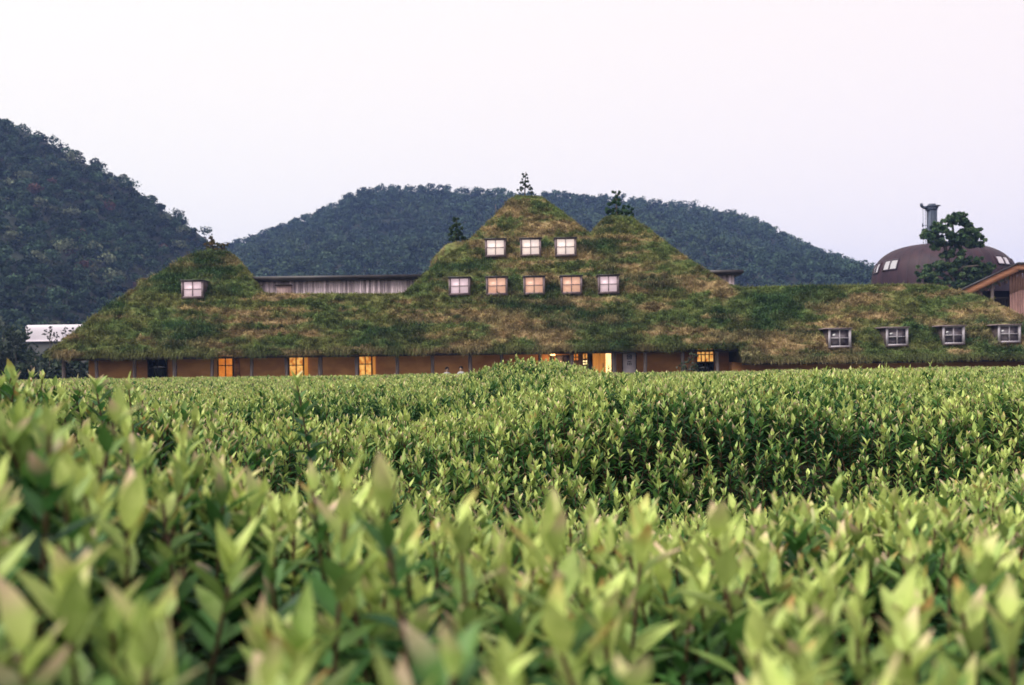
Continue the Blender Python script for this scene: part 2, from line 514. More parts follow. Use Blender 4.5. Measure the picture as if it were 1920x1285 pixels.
HV, HF, HC, hn = [], {3: [], 4: []}, [], 0
for (y0, y1, dens, lod, K, h, leafL, wid, stem, mg) in (
        (.30, 1.5, 150, 2, 28, .33, .063, .195, True, 2.0),
        (1.5, 3.0, 180, 2, 26, .30, .056, .195, True, 2.2),
        (3.0, 5.0, 185, 2, 26, .29, .052, .20, True, 2.4),
        (5.0, 8.0, 215, 1, 22, .25, .050, .20, False, 2.6),
        (8.0, 14.0, 150, 0, 16, .22, .058, .21, False, 3.0),
        (14.0, 25.0, 70, 0, 13, .22, .080, .24, False, 3.0),
        (25.0, 46.0, 30, 0, 12, .24, .12, .28, False, 4.0)):
    x, y = scatter(y0, y1, dens, mg)
    keep = (x ** 2 + y ** 2) > .42 ** 2
    if y0 < 4: keep &= rng.random(len(x)) < .25 + 1.1 * sstep(.22, .48, vnoise(x * 6.5, y * 6.5, seed=29))   # hollows between the bushes
    if y0 < 2:      # the clipped field leaves a little room round its tallest shoots
        for a, b in zip(hx, hy):
            if b < 1.4: keep &= ~((np.abs(x / y - a / b) * b < .028) & (y < b + .03) & (y > b - .25))
    x, y = x[keep], y[keep]
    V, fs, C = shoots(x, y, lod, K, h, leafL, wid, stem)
    for f in fs: HF[f.shape[1]].append(f + hn)
    HV.append(V); HC.append(C); hn += len(V)
near = hy < 1.3
for sel, hh_, lf in ((near, .35, .072), (~near, .30, .056)):
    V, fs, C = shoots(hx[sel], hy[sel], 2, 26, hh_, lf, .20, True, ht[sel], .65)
    for f in fs: HF[f.shape[1]].append(f + hn)
    HV.append(V); HC.append(C); hn += len(V)
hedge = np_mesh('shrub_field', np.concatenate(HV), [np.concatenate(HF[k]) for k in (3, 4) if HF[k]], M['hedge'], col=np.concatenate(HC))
tag(hedge, 'rolling field of clipped green shrubs with pointed pink-tipped leaves', 'shrubs', kind='stuff')

# dense old wood under the leaves
ys = np.concatenate([np.linspace(.2, 8, 60), np.linspace(8.3, 47, 70)])
us = np.linspace(-1, 1, 120)
Yg, Ug = np.meshgrid(ys, us, indexing='ij')
Xg = Ug * (.60 * Yg + 2.6 + .04 * Yg)
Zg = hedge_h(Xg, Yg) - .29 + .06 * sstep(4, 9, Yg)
i2 = np.arange(Xg.size).reshape(Xg.shape)
q = np.stack([i2[:-1, :-1], i2[:-1, 1:], i2[1:, 1:], i2[1:, :-1]], -1).reshape(-1, 4)
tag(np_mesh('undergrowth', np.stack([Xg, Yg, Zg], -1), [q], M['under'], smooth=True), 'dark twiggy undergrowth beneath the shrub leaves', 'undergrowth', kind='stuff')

# ------------------------------------------------------------------ grass-roof house
SL = 1.07
YE, ZE = 49.0, ZC + 31 / F * 49.0
YE2 = 48.3
ZE2 = ZC + 4.5 / F * YE2
XSTEP = P(1388, 660, 48.7)[0]


def on_roof(px, py):
    """where the sight line through a photo pixel meets the front slope"""
    a, b = ray(px, py)
    Yv = (ZE + .3 - YE * SL - ZC) / (b - SL)
    return np.array([a * Yv, Yv, ZC + b * Yv])


def slope_z(Yv): return ZE + .3 + (Yv - YE) * SL
def slope_y(z): return YE + (z - ZE - .3) / SL


OUT = [(80, 667), (86, 661), (110, 645), (150, 614), (200, 577), (255, 541), (300, 513), (345, 484), (372, 474), (425, 473), (438, 482), (470, 520), (490, 551),
       (520, 553), (640, 553), (745, 553), (760, 550), (776, 534), (792, 518), (806, 509), (822, 489), (842, 476), (870, 462), (900, 432), (930, 404), (955, 377), (968, 368),
       (1015, 370), (1035, 385), (1070, 411), (1108, 440), (1118, 426), (1134, 410), (1150, 406), (1186, 409), (1200, 421), (1216, 428), (1240, 450), (1290, 486), (1330, 512),
       (1370, 536), (1392, 541), (1500, 538), (1600, 537), (1700, 535), (1755, 536), (1775, 541), (1820, 552), (1850, 560), (1890, 581), (1930, 600), (1990, 634), (2050, 668)]
OP = np.array([on_roof(*p) for p in OUT])


def ridge(x): return np.interp(x, OP[:, 0], OP[:, 2])


XL, XR = OP[0, 0], OP[-1, 0]
YB = 60.0


def eave(x):
    w2 = x > XSTEP
    return np.where(w2, YE2, YE), np.where(w2, ZE2, ZE)


def straw_mix(x, wv, seed=50):
    """how dry the turf is at (x, slope coordinate)"""
    a = fbm(x * .55, wv * 1.5, seed=seed, o=4)
    b = fbm(x * .16 + 7, wv * .36, seed=seed + 9, o=3)
    rows = fbm(x * .5, wv * 4.5, seed=seed + 20, o=2)
    dry = a * .50 + b * .40 + rows * .40 - .028 * sstep(11, 15, x)
    return sstep(.64, .77, dry)


GREEN = np.array([.105, .142, .048]); DEEP = np.array([.034, .082, .034]); STRAW = np.array([.39, .25, .15]); OLIVE = np.array([.18, .175, .065])


def turf_bump(x, wv):
    # lumps, plus the irregular horizontal ledges left by the rows of sod
    ph = wv * 1.55 + fbm(x * .35, wv * .5, seed=66, o=3) * 2.6
    saw = (ph - np.floor(ph)) ** 1.6
    brk = sstep(.35, .65, vnoise(x * .8, wv * 1.2, seed=67))
    return (fbm(x * .9, wv * 1.6, seed=5) - .5) * .30 + (vnoise(x * 3, wv * 5, seed=8) - .5) * .14 + (saw - .4) * .20 * brk


def turf_col(x, wv, n):
    s = straw_mix(x, wv)
    lush = sstep(.52, .68, fbm(x * .38 + 31, wv * .75 + 5, seed=77, o=3))
    c = GREEN + (DEEP - GREEN) * (.75 * lush)[:, None]
    ol = sstep(.42, .62, fbm(x * .8, wv * 1.9, seed=91, o=3))
    c = c + (OLIVE - c) * (ol * .65 * (1 - lush * .6))[:, None]
    c = c + (STRAW - c) * (s * .62 * (1 - .45 * lush))[:, None]
    c = c * (.62 + .76 * sstep(.25, .75, fbm(x * 2.2, wv * 4.6, seed=97, o=2)))[:, None]
    return c, s, lush


house = empty('grass_roof_house', (0, 50, 0), 'long house buried under a pointed shaggy grass roof with ochre walls', 'house')

cols = np.unique(np.concatenate([np.linspace(XL, XR, 400), OP[:, 0], [XSTEP - .004, XSTEP + .004]]))
NF = 84
rows = []
for x in cols:
    ye, ze = (float(v) for v in eave(x))
    top = max(float(ridge(x)), ze + .12)
    lip = min(.34, top - ze)
    ytop = max(slope_y(top), ye + .16)
    y0, z0 = ye + .12, ze + lip
    prof = [(YB, ze + .02), (ye + 1.9, ze + .02), (ye + .25, ze - .02), (ye, ze), (ye - .07, ze + lip * .45), (ye - .01, ze + lip * .8)]
    for k in range(NF):
        t = k / (NF - 1)
        yy = y0 + (ytop - y0) * t
        zz = z0 + (top - z0) * t
        prof.append((yy, zz))
    prof += [(ytop + .3, top), (ytop + .9, top - .03), (ytop + 2.0, max(top - 1.1, ze + .1)), (max(ytop + 4.5, YB), ze + .06), (max(ytop + 4.6, YB + .1), ze + .02)]
    rows.append(prof)
A = np.array(rows)                      # cols x rows x (Y,Z)
Xc = np.repeat(cols[:, None], A.shape[1], 1)
ns = slice(6, A.shape[1] - 2)
wv = A[..., 1] / .73
bumpn = turf_bump(Xc, wv)
msk = np.zeros(A.shape[:2]); msk[:, 7:-3] = 1
A[..., 0] -= bumpn * msk * .6
A[..., 1] += bumpn * msk * .5
V = np.stack([Xc, A[..., 0], A[..., 1]], -1)
nc, nr = V.shape[:2]
ii = np.arange(nc * nr).reshape(nc, nr)
q = np.stack([ii[:-1, :-1], ii[1:, :-1], ii[1:, 1:], ii[:-1, 1:]], -1).reshape(-1, 4)
c, _, _ = turf_col(Xc.ravel(), wv.ravel(), 0)
roof = np_mesh('roof', V, [q], M['sod'], house, c * .8, smooth=True)

# rear humps of the roof that show over the slopes
def hump(pts, Yf, depth, steep=3.0):
    W = np.array([P(px, py, Yf) for px, py in pts])
    x = np.linspace(W[0, 0], W[-1, 0], 50)
    z = np.interp(x, W[:, 0], W[:, 2]) + (vnoise(x * 2.5, x * 0, seed=61) - .5) * .15
    pr = []
    for xx, zz in zip(x, z):
        col = [(Yf - .0 - (zz - 4) / steep * (1 - t) + .12 * math.sin(t * 9 + xx * 3), 4 + (zz - 4) * t) for t in np.linspace(0, 1, 12)]
        col += [(Yf + depth, zz - .05), (Yf + depth, 4)]
        pr.append(col)
    pr = np.array(pr)
    Xh = np.repeat(x[:, None], pr.shape[1], 1)
    Vh = np.stack([Xh, pr[..., 0], pr[..., 1]], -1)
    a, b = Vh.shape[:2]
    ih = np.arange(a * b).reshape(a, b)
    qh = np.stack([ih[:-1, :-1], ih[1:, :-1], ih[1:, 1:], ih[:-1, 1:]], -1).reshape(-1, 4)
    ch, _, _ = turf_col(Xh.ravel(), (pr[..., 1] / .73).ravel(), 0)
    np_mesh('roof_hump', Vh, [qh], M['sod'], house, ch * .8, smooth=True)
    return x, z, Yf, depth


H1 = hump([(803, 520), (806, 498), (809, 487), (820, 475), (836, 462), (852, 457), (880, 452), (930, 445), (985, 440), (1040, 470)], 56.5, 3)
H2 = hump([(254, 560), (257, 530), (263, 525), (280, 521), (302, 514), (330, 500), (370, 492), (400, 520)], 57, 3)

# turf blades
WIN = []          # (x0, x1, z0, z1) openings the turf leaves free


def blades(root, updir, L_, width, colr, droop, down):
    n = len(root)
    d = updir / np.linalg.norm(updir, axis=1, keepdims=True)
    side = np.cross(d, rand_unit(n)); side /= np.linalg.norm(side, axis=1, keepdims=True)
    # keep blades broad side to the viewer half of the time, by chance only
    w_ = (width * (.6 + .8 * rng.random(n)))[:, None]
    midp = root + d * (L_ * .55)[:, None]
    tip = midp + (d * (1 - droop)[:, None] + down * droop[:, None]) * (L_ * .5)[:, None]
    Vb = np.stack([root - side * w_ * .5, root + side * w_ * .5, midp + side * w_ * .38, midp - side * w_ * .38, tip], 1).reshape(-1, 3)
    o = np.arange(n)[:, None] * 5
    return Vb, o + np.array([[0, 1, 2, 3]]), o + np.array([[3, 2, 4]]), np.repeat(colr, 5, 0)


def dormer_spec():
    sp = []
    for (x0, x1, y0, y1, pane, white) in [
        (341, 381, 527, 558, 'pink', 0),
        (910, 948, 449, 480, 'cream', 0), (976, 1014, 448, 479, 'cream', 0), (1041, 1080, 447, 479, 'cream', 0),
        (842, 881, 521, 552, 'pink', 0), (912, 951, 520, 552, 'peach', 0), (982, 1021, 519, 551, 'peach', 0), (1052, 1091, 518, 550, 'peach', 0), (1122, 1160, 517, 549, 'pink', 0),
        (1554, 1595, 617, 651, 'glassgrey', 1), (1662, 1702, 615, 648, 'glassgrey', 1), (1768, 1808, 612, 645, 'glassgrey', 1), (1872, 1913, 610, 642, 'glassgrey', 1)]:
        b = on_roof((x0 + x1) / 2, y1)
        Yf = b[1] - .12
        p0, p1 = P(x0, y1, Yf), P(x1, y0, Yf)
        m0 = P((x0 + x1) / 2, y0, Yf); m1 = P((x0 + x1) / 2, y1, Yf)
        sp.append((p0[0], p1[0], m1[2], m0[2], Yf, pane, white))
    return sp


DORM = dormer_spec()
n = 190000
gx = XL + (XR - XL) * rng.random(n)
ye, ze = eave(gx)
top = np.maximum(ridge(gx), ze + .12)
gz = ze + .1 + rng.random(n) * (10.3 - 1.6)
keep = gz < top + .02
gx, gz, ye, ze, top = gx[keep], gz[keep], ye[keep], ze[keep], top[keep]
# tufting: thin the turf between clumps
tuft = vnoise(gx * 2.6, gz * 4.2, seed=41)
keep = rng.random(len(gx)) < .45 + .75 * sstep(.3, .7, tuft)
for (x0, x1, z0, z1, Yf, *_r) in DORM:
    keep &= ~((gx > x0 - .08) & (gx < x1 + .08) & (gz > z0 - .12) & (gz < z1 + .15))
gx, gz = gx[keep], gz[keep]
wvv = gz / .73
bn = turf_bump(gx, wvv)
root = np.stack([gx, slope_y(gz) - bn * .6 + .02, gz + bn * .5 - .02], -1)
cg, st, lush = turf_col(gx, wvv, 0)
m = len(gx)
cg = cg * (.6 + .8 * rng.random((m, 1)))
cg[:, 0] *= .9 + .2 * rng.random(m)
Lb = (.15 + .13 * rng.random(m)) * (1 + 1.1 * lush - .15 * st)
up = np.array([0, -.55, .75]) + rng.normal(0, .38, (m, 3))
B1 = blades(root, up, Lb, .030, cg, .35 + .5 * rng.random(m), np.array([0, -.5, -.8]))
# bigger tussocks of longer grass, each a fan of blades
nt_ = 9000
tx_ = XL + (XR - XL) * rng.random(nt_)
te, tz0 = eave(tx_)
tz_ = tz0 + .2 + rng.random(nt_) * 8.6
keep = tz_ < ridge(tx_) - .05
for (x0, x1, z0, z1, Yf, *_r) in DORM:
    keep &= ~((tx_ > x0 - .2) & (tx_ < x1 + .2) & (tz_ > z0 - .35) & (tz_ < z1 + .2))
tx_, tz_ = tx_[keep], tz_[keep]
nb = 22
ct, st_, lu_ = turf_col(tx_, tz_ / .73, 0)
ct = ct * np.array([[1.0, 1.05, .95]]) * (.68 + .7 * rng.random((len(tx_), 1)))
bt_ = turf_bump(tx_, tz_ / .73)
rt = np.stack([tx_, slope_y(tz_) - bt_ * .6, tz_ + bt_ * .5], -1)
rt = np.repeat(rt, nb, 0) + rng.normal(0, .05, (len(tx_) * nb, 3))
m = len(rt)
upv = np.array([0, -.5, .8]) + rng.normal(0, .5, (m, 3))
B4 = blades(rt, upv, np.repeat(.15 + .16 * rng.random(len(tx_)), nb) * (.7 + .6 * rng.random(m)), .03, np.repeat(ct, nb, 0) * (.75 + .5 * rng.random((m, 1))), .4 + .5 * rng.random(m), np.array([0, -.4, -.9]))
# crest fringe, so that the skyline of the roof is shaggy
n2 = 44000
cx = XL + (XR - XL) * rng.random(n2)
dyv = rng.random(n2) ** 1.5 * .95
cz = ridge(cx)
keep = cz > eave(cx)[1] + .3
cx, dyv, cz = cx[keep], dyv[keep], cz[keep]
root = np.stack([cx, slope_y(cz) + dyv, cz - .04], -1)
cg, st, lush = turf_col(cx, cz / .73, 0)
m = len(cx)
cg = (cg * .65 + OLIVE * .5) * (.75 + .5 * rng.random((m, 1)))
up = np.array([0, -.2, .9]) + rng.normal(0, .45, (m, 3))
B2 = blades(root, up, .12 + .14 * rng.random(m) * (1 + 1.3 * (rng.random(m) < .06)), .026, cg, .2 + .5 * rng.random(m), np.array([0, -.4, -.8]))
# eave fringe hanging down
n3 = 22000
ex = XL + (XR - XL) * rng.random(n3)
eye, eze = eave(ex)
tt = rng.random(n3)
root = np.stack([ex, eye - .06 + .1 * np.abs(tt - .4), eze + .02 + .32 * tt], -1)
cg, st, lush = turf_col(ex, eze / .73 + tt * .4, 0)
cg = (cg * .6 + OLIVE * .28) * (.7 + .5 * rng.random((n3, 1)))
up = np.array([0, -.6, -.2]) + rng.normal(0, .35, (n3, 3))
B3 = blades(root, up, (.14 + .20 * rng.random(n3)) * (.6 + .9 * vnoise(ex * 1.7, ex * 0, seed=83)), .026, cg, .6 + .4 * rng.random(n3), np.array([0, -.15, -1.0]))
# humps
Bx = []
for (hx, hz, Yf, dep) in (H1, H2):
    n4 = 3500
    ux = hx[0] + (hx[-1] - hx[0]) * rng.random(n4)
    uz = np.interp(ux, hx, hz)
    zz = uz - np.where(rng.random(n4) < .35, 0, rng.random(n4) * 2.2)
    root = np.stack([ux, np.where(zz >= uz, Yf + rng.random(n4) * 1.0, Yf - (uz - 4) / 3.0 * (1 - (zz - 4) / (uz - 4)) - .02), zz - .03], -1)
    cg, st, lush = turf_col(ux, zz / .73, 0)
    cg = (cg * .75 + STRAW * .3) * (.7 + .6 * rng.random((n4, 1)))
    up = np.array([0, -.5, .7]) + rng.normal(0, .4, (n4, 3))
    Bx.append(blades(root, up, .16 + .14 * rng.random(n4), .03, cg, .5 + .4 * rng.random(n4), np.array([0, -.5, -.8])))
o = 0
VV, QQ, TT, CC = [], [], [], []
for (a, b_, c_, d_) in [B1, B2, B3, B4] + Bx:
    VV.append(a); QQ.append(b_ + o); TT.append(c_ + o); CC.append(d_); o += len(a)
g = np_mesh('turf', np.concatenate(VV), [np.concatenate(QQ), np.concatenate(TT)], M['grass'], roof, np.concatenate(CC))
g['kind'] = 'stuff'

# walls under the eaves
YW = 50.35
mb = MB()
mb.box(XL + 1.6, XSTEP - .2, YW, YW + .3, -.1, ZE + .01)
mb.box(XSTEP - .2, XR - 1.2, YW - .65, YW - .35, -.1, ZE2 + .015)
mb.box(XSTEP - .2, XSTEP + .1, YW - .35, YW + .0, -.1, ZE2 + .015)
mb.box(XL + 1.6, XL + 1.9, YW + .3, YB - .3, -.1, ZE + .01)
mb.build('wall', M['plaster'], house)
mb = MB()
mb.box(XL + .8, XSTEP, YE + .28, YE + .46, ZE - .16, ZE - .03)
mb.box(XSTEP + .1, XR - 1, YE2 + .28, YE2 + .46, ZE2 - .14, ZE2 - .03)
mb.build('eave_beam', M['cheek'], house)

for px in (121, 182, 252, 327, 397, 472, 538, 602, 669, 746, 812, 883, 942, 1012, 1073, 1152, 1210, 1280, 1346):
    b = P(px, 690, YE + .42)
    zt = ZE - .02
    mb = MB()
    r = .085 + .03 * random.random()
    lx = random.uniform(-.05, .05)
    pts = [(b[0] + lx * k / 5 + random.uniform(-.015, .015), YE + .42 + random.uniform(-.01, .01), -.1 + (zt + .1) * k / 5) for k in range(6)]
    mb.tube(pts, [r * 1.15, r * 1.08, r, r * .96, r * 1.0, r * .95], 10, wob=.12)
    mb.build('post', M['post'], house, smooth=True)


def window(px0, px1, py0, py1, pane, Yf=YW - .03, parent=house, frame='darkframe', bars=(1, 1), ft=.05, name='window', label=None):
    a, b_ = P(px0, (py0 + py1) / 2, Yf), P(px1, (py0 + py1) / 2, Yf)
    zt, zb = P((px0 + px1) / 2, py0, Yf)[2], P((px0 + px1) / 2, py1, Yf)[2]
    x0, x1 = a[0], b_[0]
    mb = MB()
    mb.box(x0 - ft, x0, Yf - .06, Yf + .04, zb, zt)
    mb.box(x1, x1 + ft, Yf - .06, Yf + .04, zb, zt)
    mb.box(x0 - ft, x1 + ft, Yf - .06, Yf + .04, zt, zt + ft)
    mb.box(x0 - ft, x1 + ft, Yf - .08, Yf + .04, zb - ft, zb)
    nv, nh = bars
    for k in range(nv):
        xx = x0 + (x1 - x0) * (k + 1) / (nv + 1)
        mb.box(xx - .022, xx + .022, Yf - .045, Yf + .03, zb, zt)
    for k in range(nh):
        zz = zb + (zt - zb) * (k + 1) / (nh + 1)
        mb.box(x0, x1, Yf - .042, Yf + .03, zz - .022, zz + .022)
    w_ = mb.build(name, M[frame], parent)
    mb = MB()
    mb.box(x0, x1, Yf + .005, Yf + .02, zb, zt)
    mb.build('pane', M[pane], w_)
    if label: w_['label'] = label
    return w_, (x0, x1, zb, zt)


window(279, 312, 667, 713, 'glass', label='unlit dark window')
window(410, 436, 664, 707, 'dimamber', label='dim orange window')
window(543, 568, 664, 706, 'amber', label='bright amber window')
window(674, 696, 662, 704, 'amber', label='bright amber window with open shutter')
for (px0, px1, py0, py1, m_) in ((439, 449, 664, 707, 'dimamber'), (571, 577, 664, 706, 'amber'), (699, 704, 662, 704, 'amber')):
    a = P(px0, (py0 + py1) / 2, YW - .05); b = P(px1, (py0 + py1) / 2, YW - .05)
    mb = MB()
    mb.box(a[0], b[0], YW - .09, YW - .02, P(px0, py1, YW)[2], P(px0, py0, YW)[2])
    mb.build('shutter', M['doorwood'] if m_ == 'amber' else M['cedar'], house)
window(1307, 1337, 652, 678, 'amber', bars=(3, 1), label='lit yellow window with dark bars')
window(1307, 1337, 681, 700, 'glass', bars=(1, 0))
# entrance
window(1043, 1068, 668, 694, 'glassgrey', bars=(1, 0), frame='darkframe')
window(1075, 1084, 664, 676, 'dimamber', bars=(1, 1), ft=.03)
window(1093, 1101, 663, 673, 'amber', bars=(1, 0), ft=.03)
window(1093, 1101, 676, 684, 'hall', bars=(1, 1), ft=.03)


def slab(px0, px1, py0, py1, y0, y1, m_, name, parent=house):
    mb = MB()
    a = P(px0, (py0 + py1) / 2, y0); b = P(px1, (py0 + py1) / 2, y0)
    mb.box(a[0], b[0], y0, y1, P((px0 + px1) / 2, py1, y0)[2], P((px0 + px1) / 2, py0, y0)[2])
    return mb.build(name, M[m_], parent)


slab(1032, 1040, 664, 720, YW - .1, YW - .002, 'darkframe', 'door_jamb')
slab(1103, 1111, 660, 720, YW - .1, YW - .002, 'darkframe', 'door_jamb')
slab(1147, 1150, 660, 720, YW - .1, YW - .002, 'darkframe', 'door_jamb')
slab(1032, 1150, 657, 661.5, YW - .14, YW - .003, 'darkframe', 'lintel')
door = slab(1112, 1135, 663, 720, YW - .07, YW - .005, 'doorwood', 'door')
mb = MB(); hp = P(1131, 685, YW - .1); mb.tube([hp + (0, 0, -.12), hp + (0, 0, .12)], .02, 6); mb.build('handle', M['darkframe'], door)
slab(1136, 1146, 663, 720, YW - .04, YW - .006, 'hall', 'lit_doorway')
slab(1032, 1041, 662, 667, YW - .22, YW - .16, 'hall', 'lamp_box')

# the entrance lamp under the eave
pl = bpy.data.lights.new('entrance_lamp', 'POINT')
pl.energy = 13
pl.color = (1, .62, .28)
pl.shadow_soft_size = .12
po = bpy.data.objects.new('entrance_lamp', pl)
COL.objects.link(po)
po.location = tuple(P(1040, 668, YW - .55))

# white board with dark marks, standing by the entrance
bx = empty('notice_board', tuple(P(1180, 720, 49.7) * (1, 1, 0)), 'white board with dark characters hanging between posts under the eaves', 'notice board')
BYf = 49.72
p0, p1 = P(1168, 676, BYf), P(1192, 676, BYf)
zt, zb = P(1180, 662, BYf)[2], .25
mb = MB(); mb.box(p0[0], p1[0], BYf, BYf + .03, zb, zt); mb.build('panel', M['signboard'], bx)
mb = MB(); mb.box(p0[0] - .04, p1[0] + .04, BYf - .015, BYf + .045, zt, zt + .05)
for xx in (p0[0] - .02, p1[0] + .02): mb.box(xx - .02, xx + .02, BYf - .01, BYf + .04, -.03, zt)
mb.build('stand', M['darkframe'], bx)
mb = MB()
cxm = (p0[0] + p1[0]) / 2
def stroke(x0, z0, x1, z1, t=.022):
    d = np.array([x1 - x0, z1 - z0]); l = np.linalg.norm(d); nrm = np.array([-d[1], d[0]]) / l * t
    c = [(cxm + x0 + nrm[0], zt + z0 + nrm[1]), (cxm + x0 - nrm[0], zt + z0 - nrm[1]), (cxm + x1 - nrm[0], zt + z1 - nrm[1]), (cxm + x1 + nrm[0], zt + z1 + nrm[1])]
    Vv = [(a, BYf - .006, b) for a, b in c] + [(a, BYf - .001, b) for a, b in c]
    mb.add(Vv, [(0, 1, 2, 3), (4, 7, 6, 5), (0, 4, 5, 1), (1, 5, 6, 2), (2, 6, 7, 3), (3, 7, 4, 0)])
for s_ in ((-.1, -.1, .1, -.1), (-.1, -.1, -.1, -.3), (.1, -.1, .1, -.3), (-.1, -.3, .1, -.3), (-.06, -.15, .06, -.25), (.06, -.15, -.06, -.25),
           (-.09, -.42, .09, -.42), (-.08, -.48, -.08, -.62), (0, -.48, 0, -.62), (.08, -.48, .08, -.62)): stroke(*s_)
mb.build('lettering', M['ink'], bx)

# dormer windows in the turf
for (x0, x1, zb, zt, Yf, pane, white) in DORM:
    yb = slope_y(zt) + .35
    mb = MB()
    mb.box(x0, x0 + .055, Yf + .03, yb, zb - .05, zt)
    mb.box(x1 - .055, x1, Yf + .03, yb, zb - .05, zt)
    mb.box(x0 + .055, x1 - .055, Yf + .13, Yf + .3, zb - .05, zt - .01)
    dm = mb.build('dormer', M['cheek'], house)
    fm = M['whiteframe'] if white else M['frame']
    ft = .075
    mb = MB()
    mb.box(x0 - .01, x0 + ft, Yf - .04, Yf + .03, zb, zt - .005)
    mb.box(x1 - ft, x1 + .01, Yf - .04, Yf + .03, zb, zt - .005)
    mb.box(x0 + ft, x1 - ft, Yf - .037, Yf + .03, zb, zb + ft * .9)
    mb.box(x0 + ft, x1 - ft, Yf - .037, Yf + .03, zt - ft * .7, zt - .005)
    mb.build('frame', fm, dm)
    xm, zm = (x0 + x1) / 2, (zb + zt) / 2
    mb = MB()
    mb.box(xm - .022, xm + .022, Yf - .02, Yf + .04, zb + ft * .9, zt - ft * .7)
    mb.box(x0 + ft, x1 - ft, Yf - .017, Yf + .04, zm - .02, zm + .02)
    for a, b in ((x0 + ft, x0 + ft + .028), (x1 - ft - .028, x1 - ft)): mb.box(a, b, Yf - .014, Yf + .04, zb + ft * .9, zt - ft * .7)
    mb.build('glazing_bar', M['whiteframe'] if white else M['frame'], dm)
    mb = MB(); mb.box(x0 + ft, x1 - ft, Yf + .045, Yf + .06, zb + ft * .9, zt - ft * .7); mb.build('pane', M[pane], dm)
    ov = .20 if white else .05
    mb = MB(); mb.box(x0 - ov, x1 + .06, Yf - .12, yb, zt, zt + .05); mb.build('canopy', M['darkroof'] if not white else M['frame'], dm)
    mb = MB(); mb.box(x0 - .03, x1 + .03, Yf - .08, Yf + .05, zb - .06, zb - .003); mb.build('sill', M['cheek'], dm)

# ------------------------------------------------------------------ timber-clad building behind the roof
YT = 53.15
tb = empty('timber_building', tuple(P(925, 690, YT) * (1, 1, 0) + np.array([0, 2, 0])), 'low timber building of grey vertical boards under a flat dark roof', 'building')
xa, xb = P(462, 530, YT)[0], P(1377, 520, YT)[0]
zt = P(620, 527, YT)[2]
mb = MB()
x = xa
while x < xb:
    wd = random.uniform(.10, .15)
    tone = random.choice([.5, .7, .9, 1, 1.1, 1.3]) * random.uniform(.85, 1.1)
    base = np.array([.62, .50, .53]) * tone
    dy = random.uniform(0, .02)
    if x < P(815, 530, YT)[0] or x > P(1318, 520, YT)[0]: mb.box(x, min(x + wd - .012, xb), YT + dy, YT + .06, 3.2, zt, base)
    x += wd
mb.box(xa, xb, YT + .85, YT + 5, 3.0, zt - .01, (.10, .08, .085))
mb.build('wall', M['board'], tb)
mb = MB()
xm0, xm1 = P(800, 520, YT)[0], P(1322, 515, YT)[0]
for (a, b, f) in ((xa - .15, xm0, .34), (xm0 + .002, xm1 - .002, -.9), (xm1, xb + .42, .34)):
    mb.box(a, b, YT - f, YT + 5.4, zt + .08, zt + .26)
    mb.box(a + .1, b - .1, YT - f + .1, YT + 5.3, zt + .002, zt + .078)
mb.build('roof', M['darkroof'], tb)
mb = MB()
a, b = P(519, 545, YT - .12), P(546, 545, YT - .12)
mb.box(a[0], b[0], YT - .13, YT - .005, 5.0, P(532, 536, YT)[2], (.36, .25, .24))
hb = mb.build('hatch', M['board'], tb)
mb = MB(); z_ = P(532, 536, YT)[2]; mb.box(a[0] - .05, b[0] + .05, YT - .22, YT - .002, z_, z_ + .05); mb.build('hatch_cover', M['darkframe'], hb)

# ------------------------------------------------------------------ brown dome with chimney
YD = 95.0
dc = P(1767, 545, YD)
R = 126 / F * YD
HD = 85 / F * YD
dome = empty('dome_building', (dc[0], dc[1], 0), 'rounded dark brown dome building with ribbon windows and a tall chimney', 'building')


def dome_pt(th, u, off=0.0):
    """th azimuth from the viewer's side, u height 0..1 along the curve"""
    nn = 3.0
    t = u * math.pi / 2
    r = R * max(math.cos(t), 0) ** (2 / nn)
    h = HD * max(math.sin(t), 0) ** (2 / nn)
    r += off
    x_ = r * math.sin(th)
    return (dc[0] + x_, dc[1] - r * math.cos(th), dc[2] + h + off * .3 - .030 * x_ * (h / HD))


nth, nu = 96, 28
V = [(dc[0] + R * math.sin(2 * math.pi * i / nth), dc[1] - R * math.cos(2 * math.pi * i / nth), 0) for i in range(nth)]
for k in range(nu):
    V += [dome_pt(2 * math.pi * i / nth, k / nu * .999) for i in range(nth)]
V.append(dome_pt(0, 1))
q = [(k * nth + i, k * nth + (i + 1) % nth, (k + 1) * nth + (i + 1) % nth, (k + 1) * nth + i) for k in range(nu) for i in range(nth)]
t = [(nu * nth + i, nu * nth + (i + 1) % nth, len(V) - 1) for i in range(nth)]
np_mesh('shell', V, [np.array(q), np.array(t)], M['dome'], dome, smooth=True)
mb = MB()
for i in range(40):
    th = 2 * math.pi * i / 40 + .05
    mb.tube([dome_pt(th, u, .01) for u in np.linspace(0, .93, 14)], .022, 4)
mb.build('seam', M['domerib'], dome, smooth=True)


def u_at(z):
    s = np.clip((z - dc[2]) / HD, 0, 1) ** (3.0 / 2)
    return math.asin(s) / (math.pi / 2)


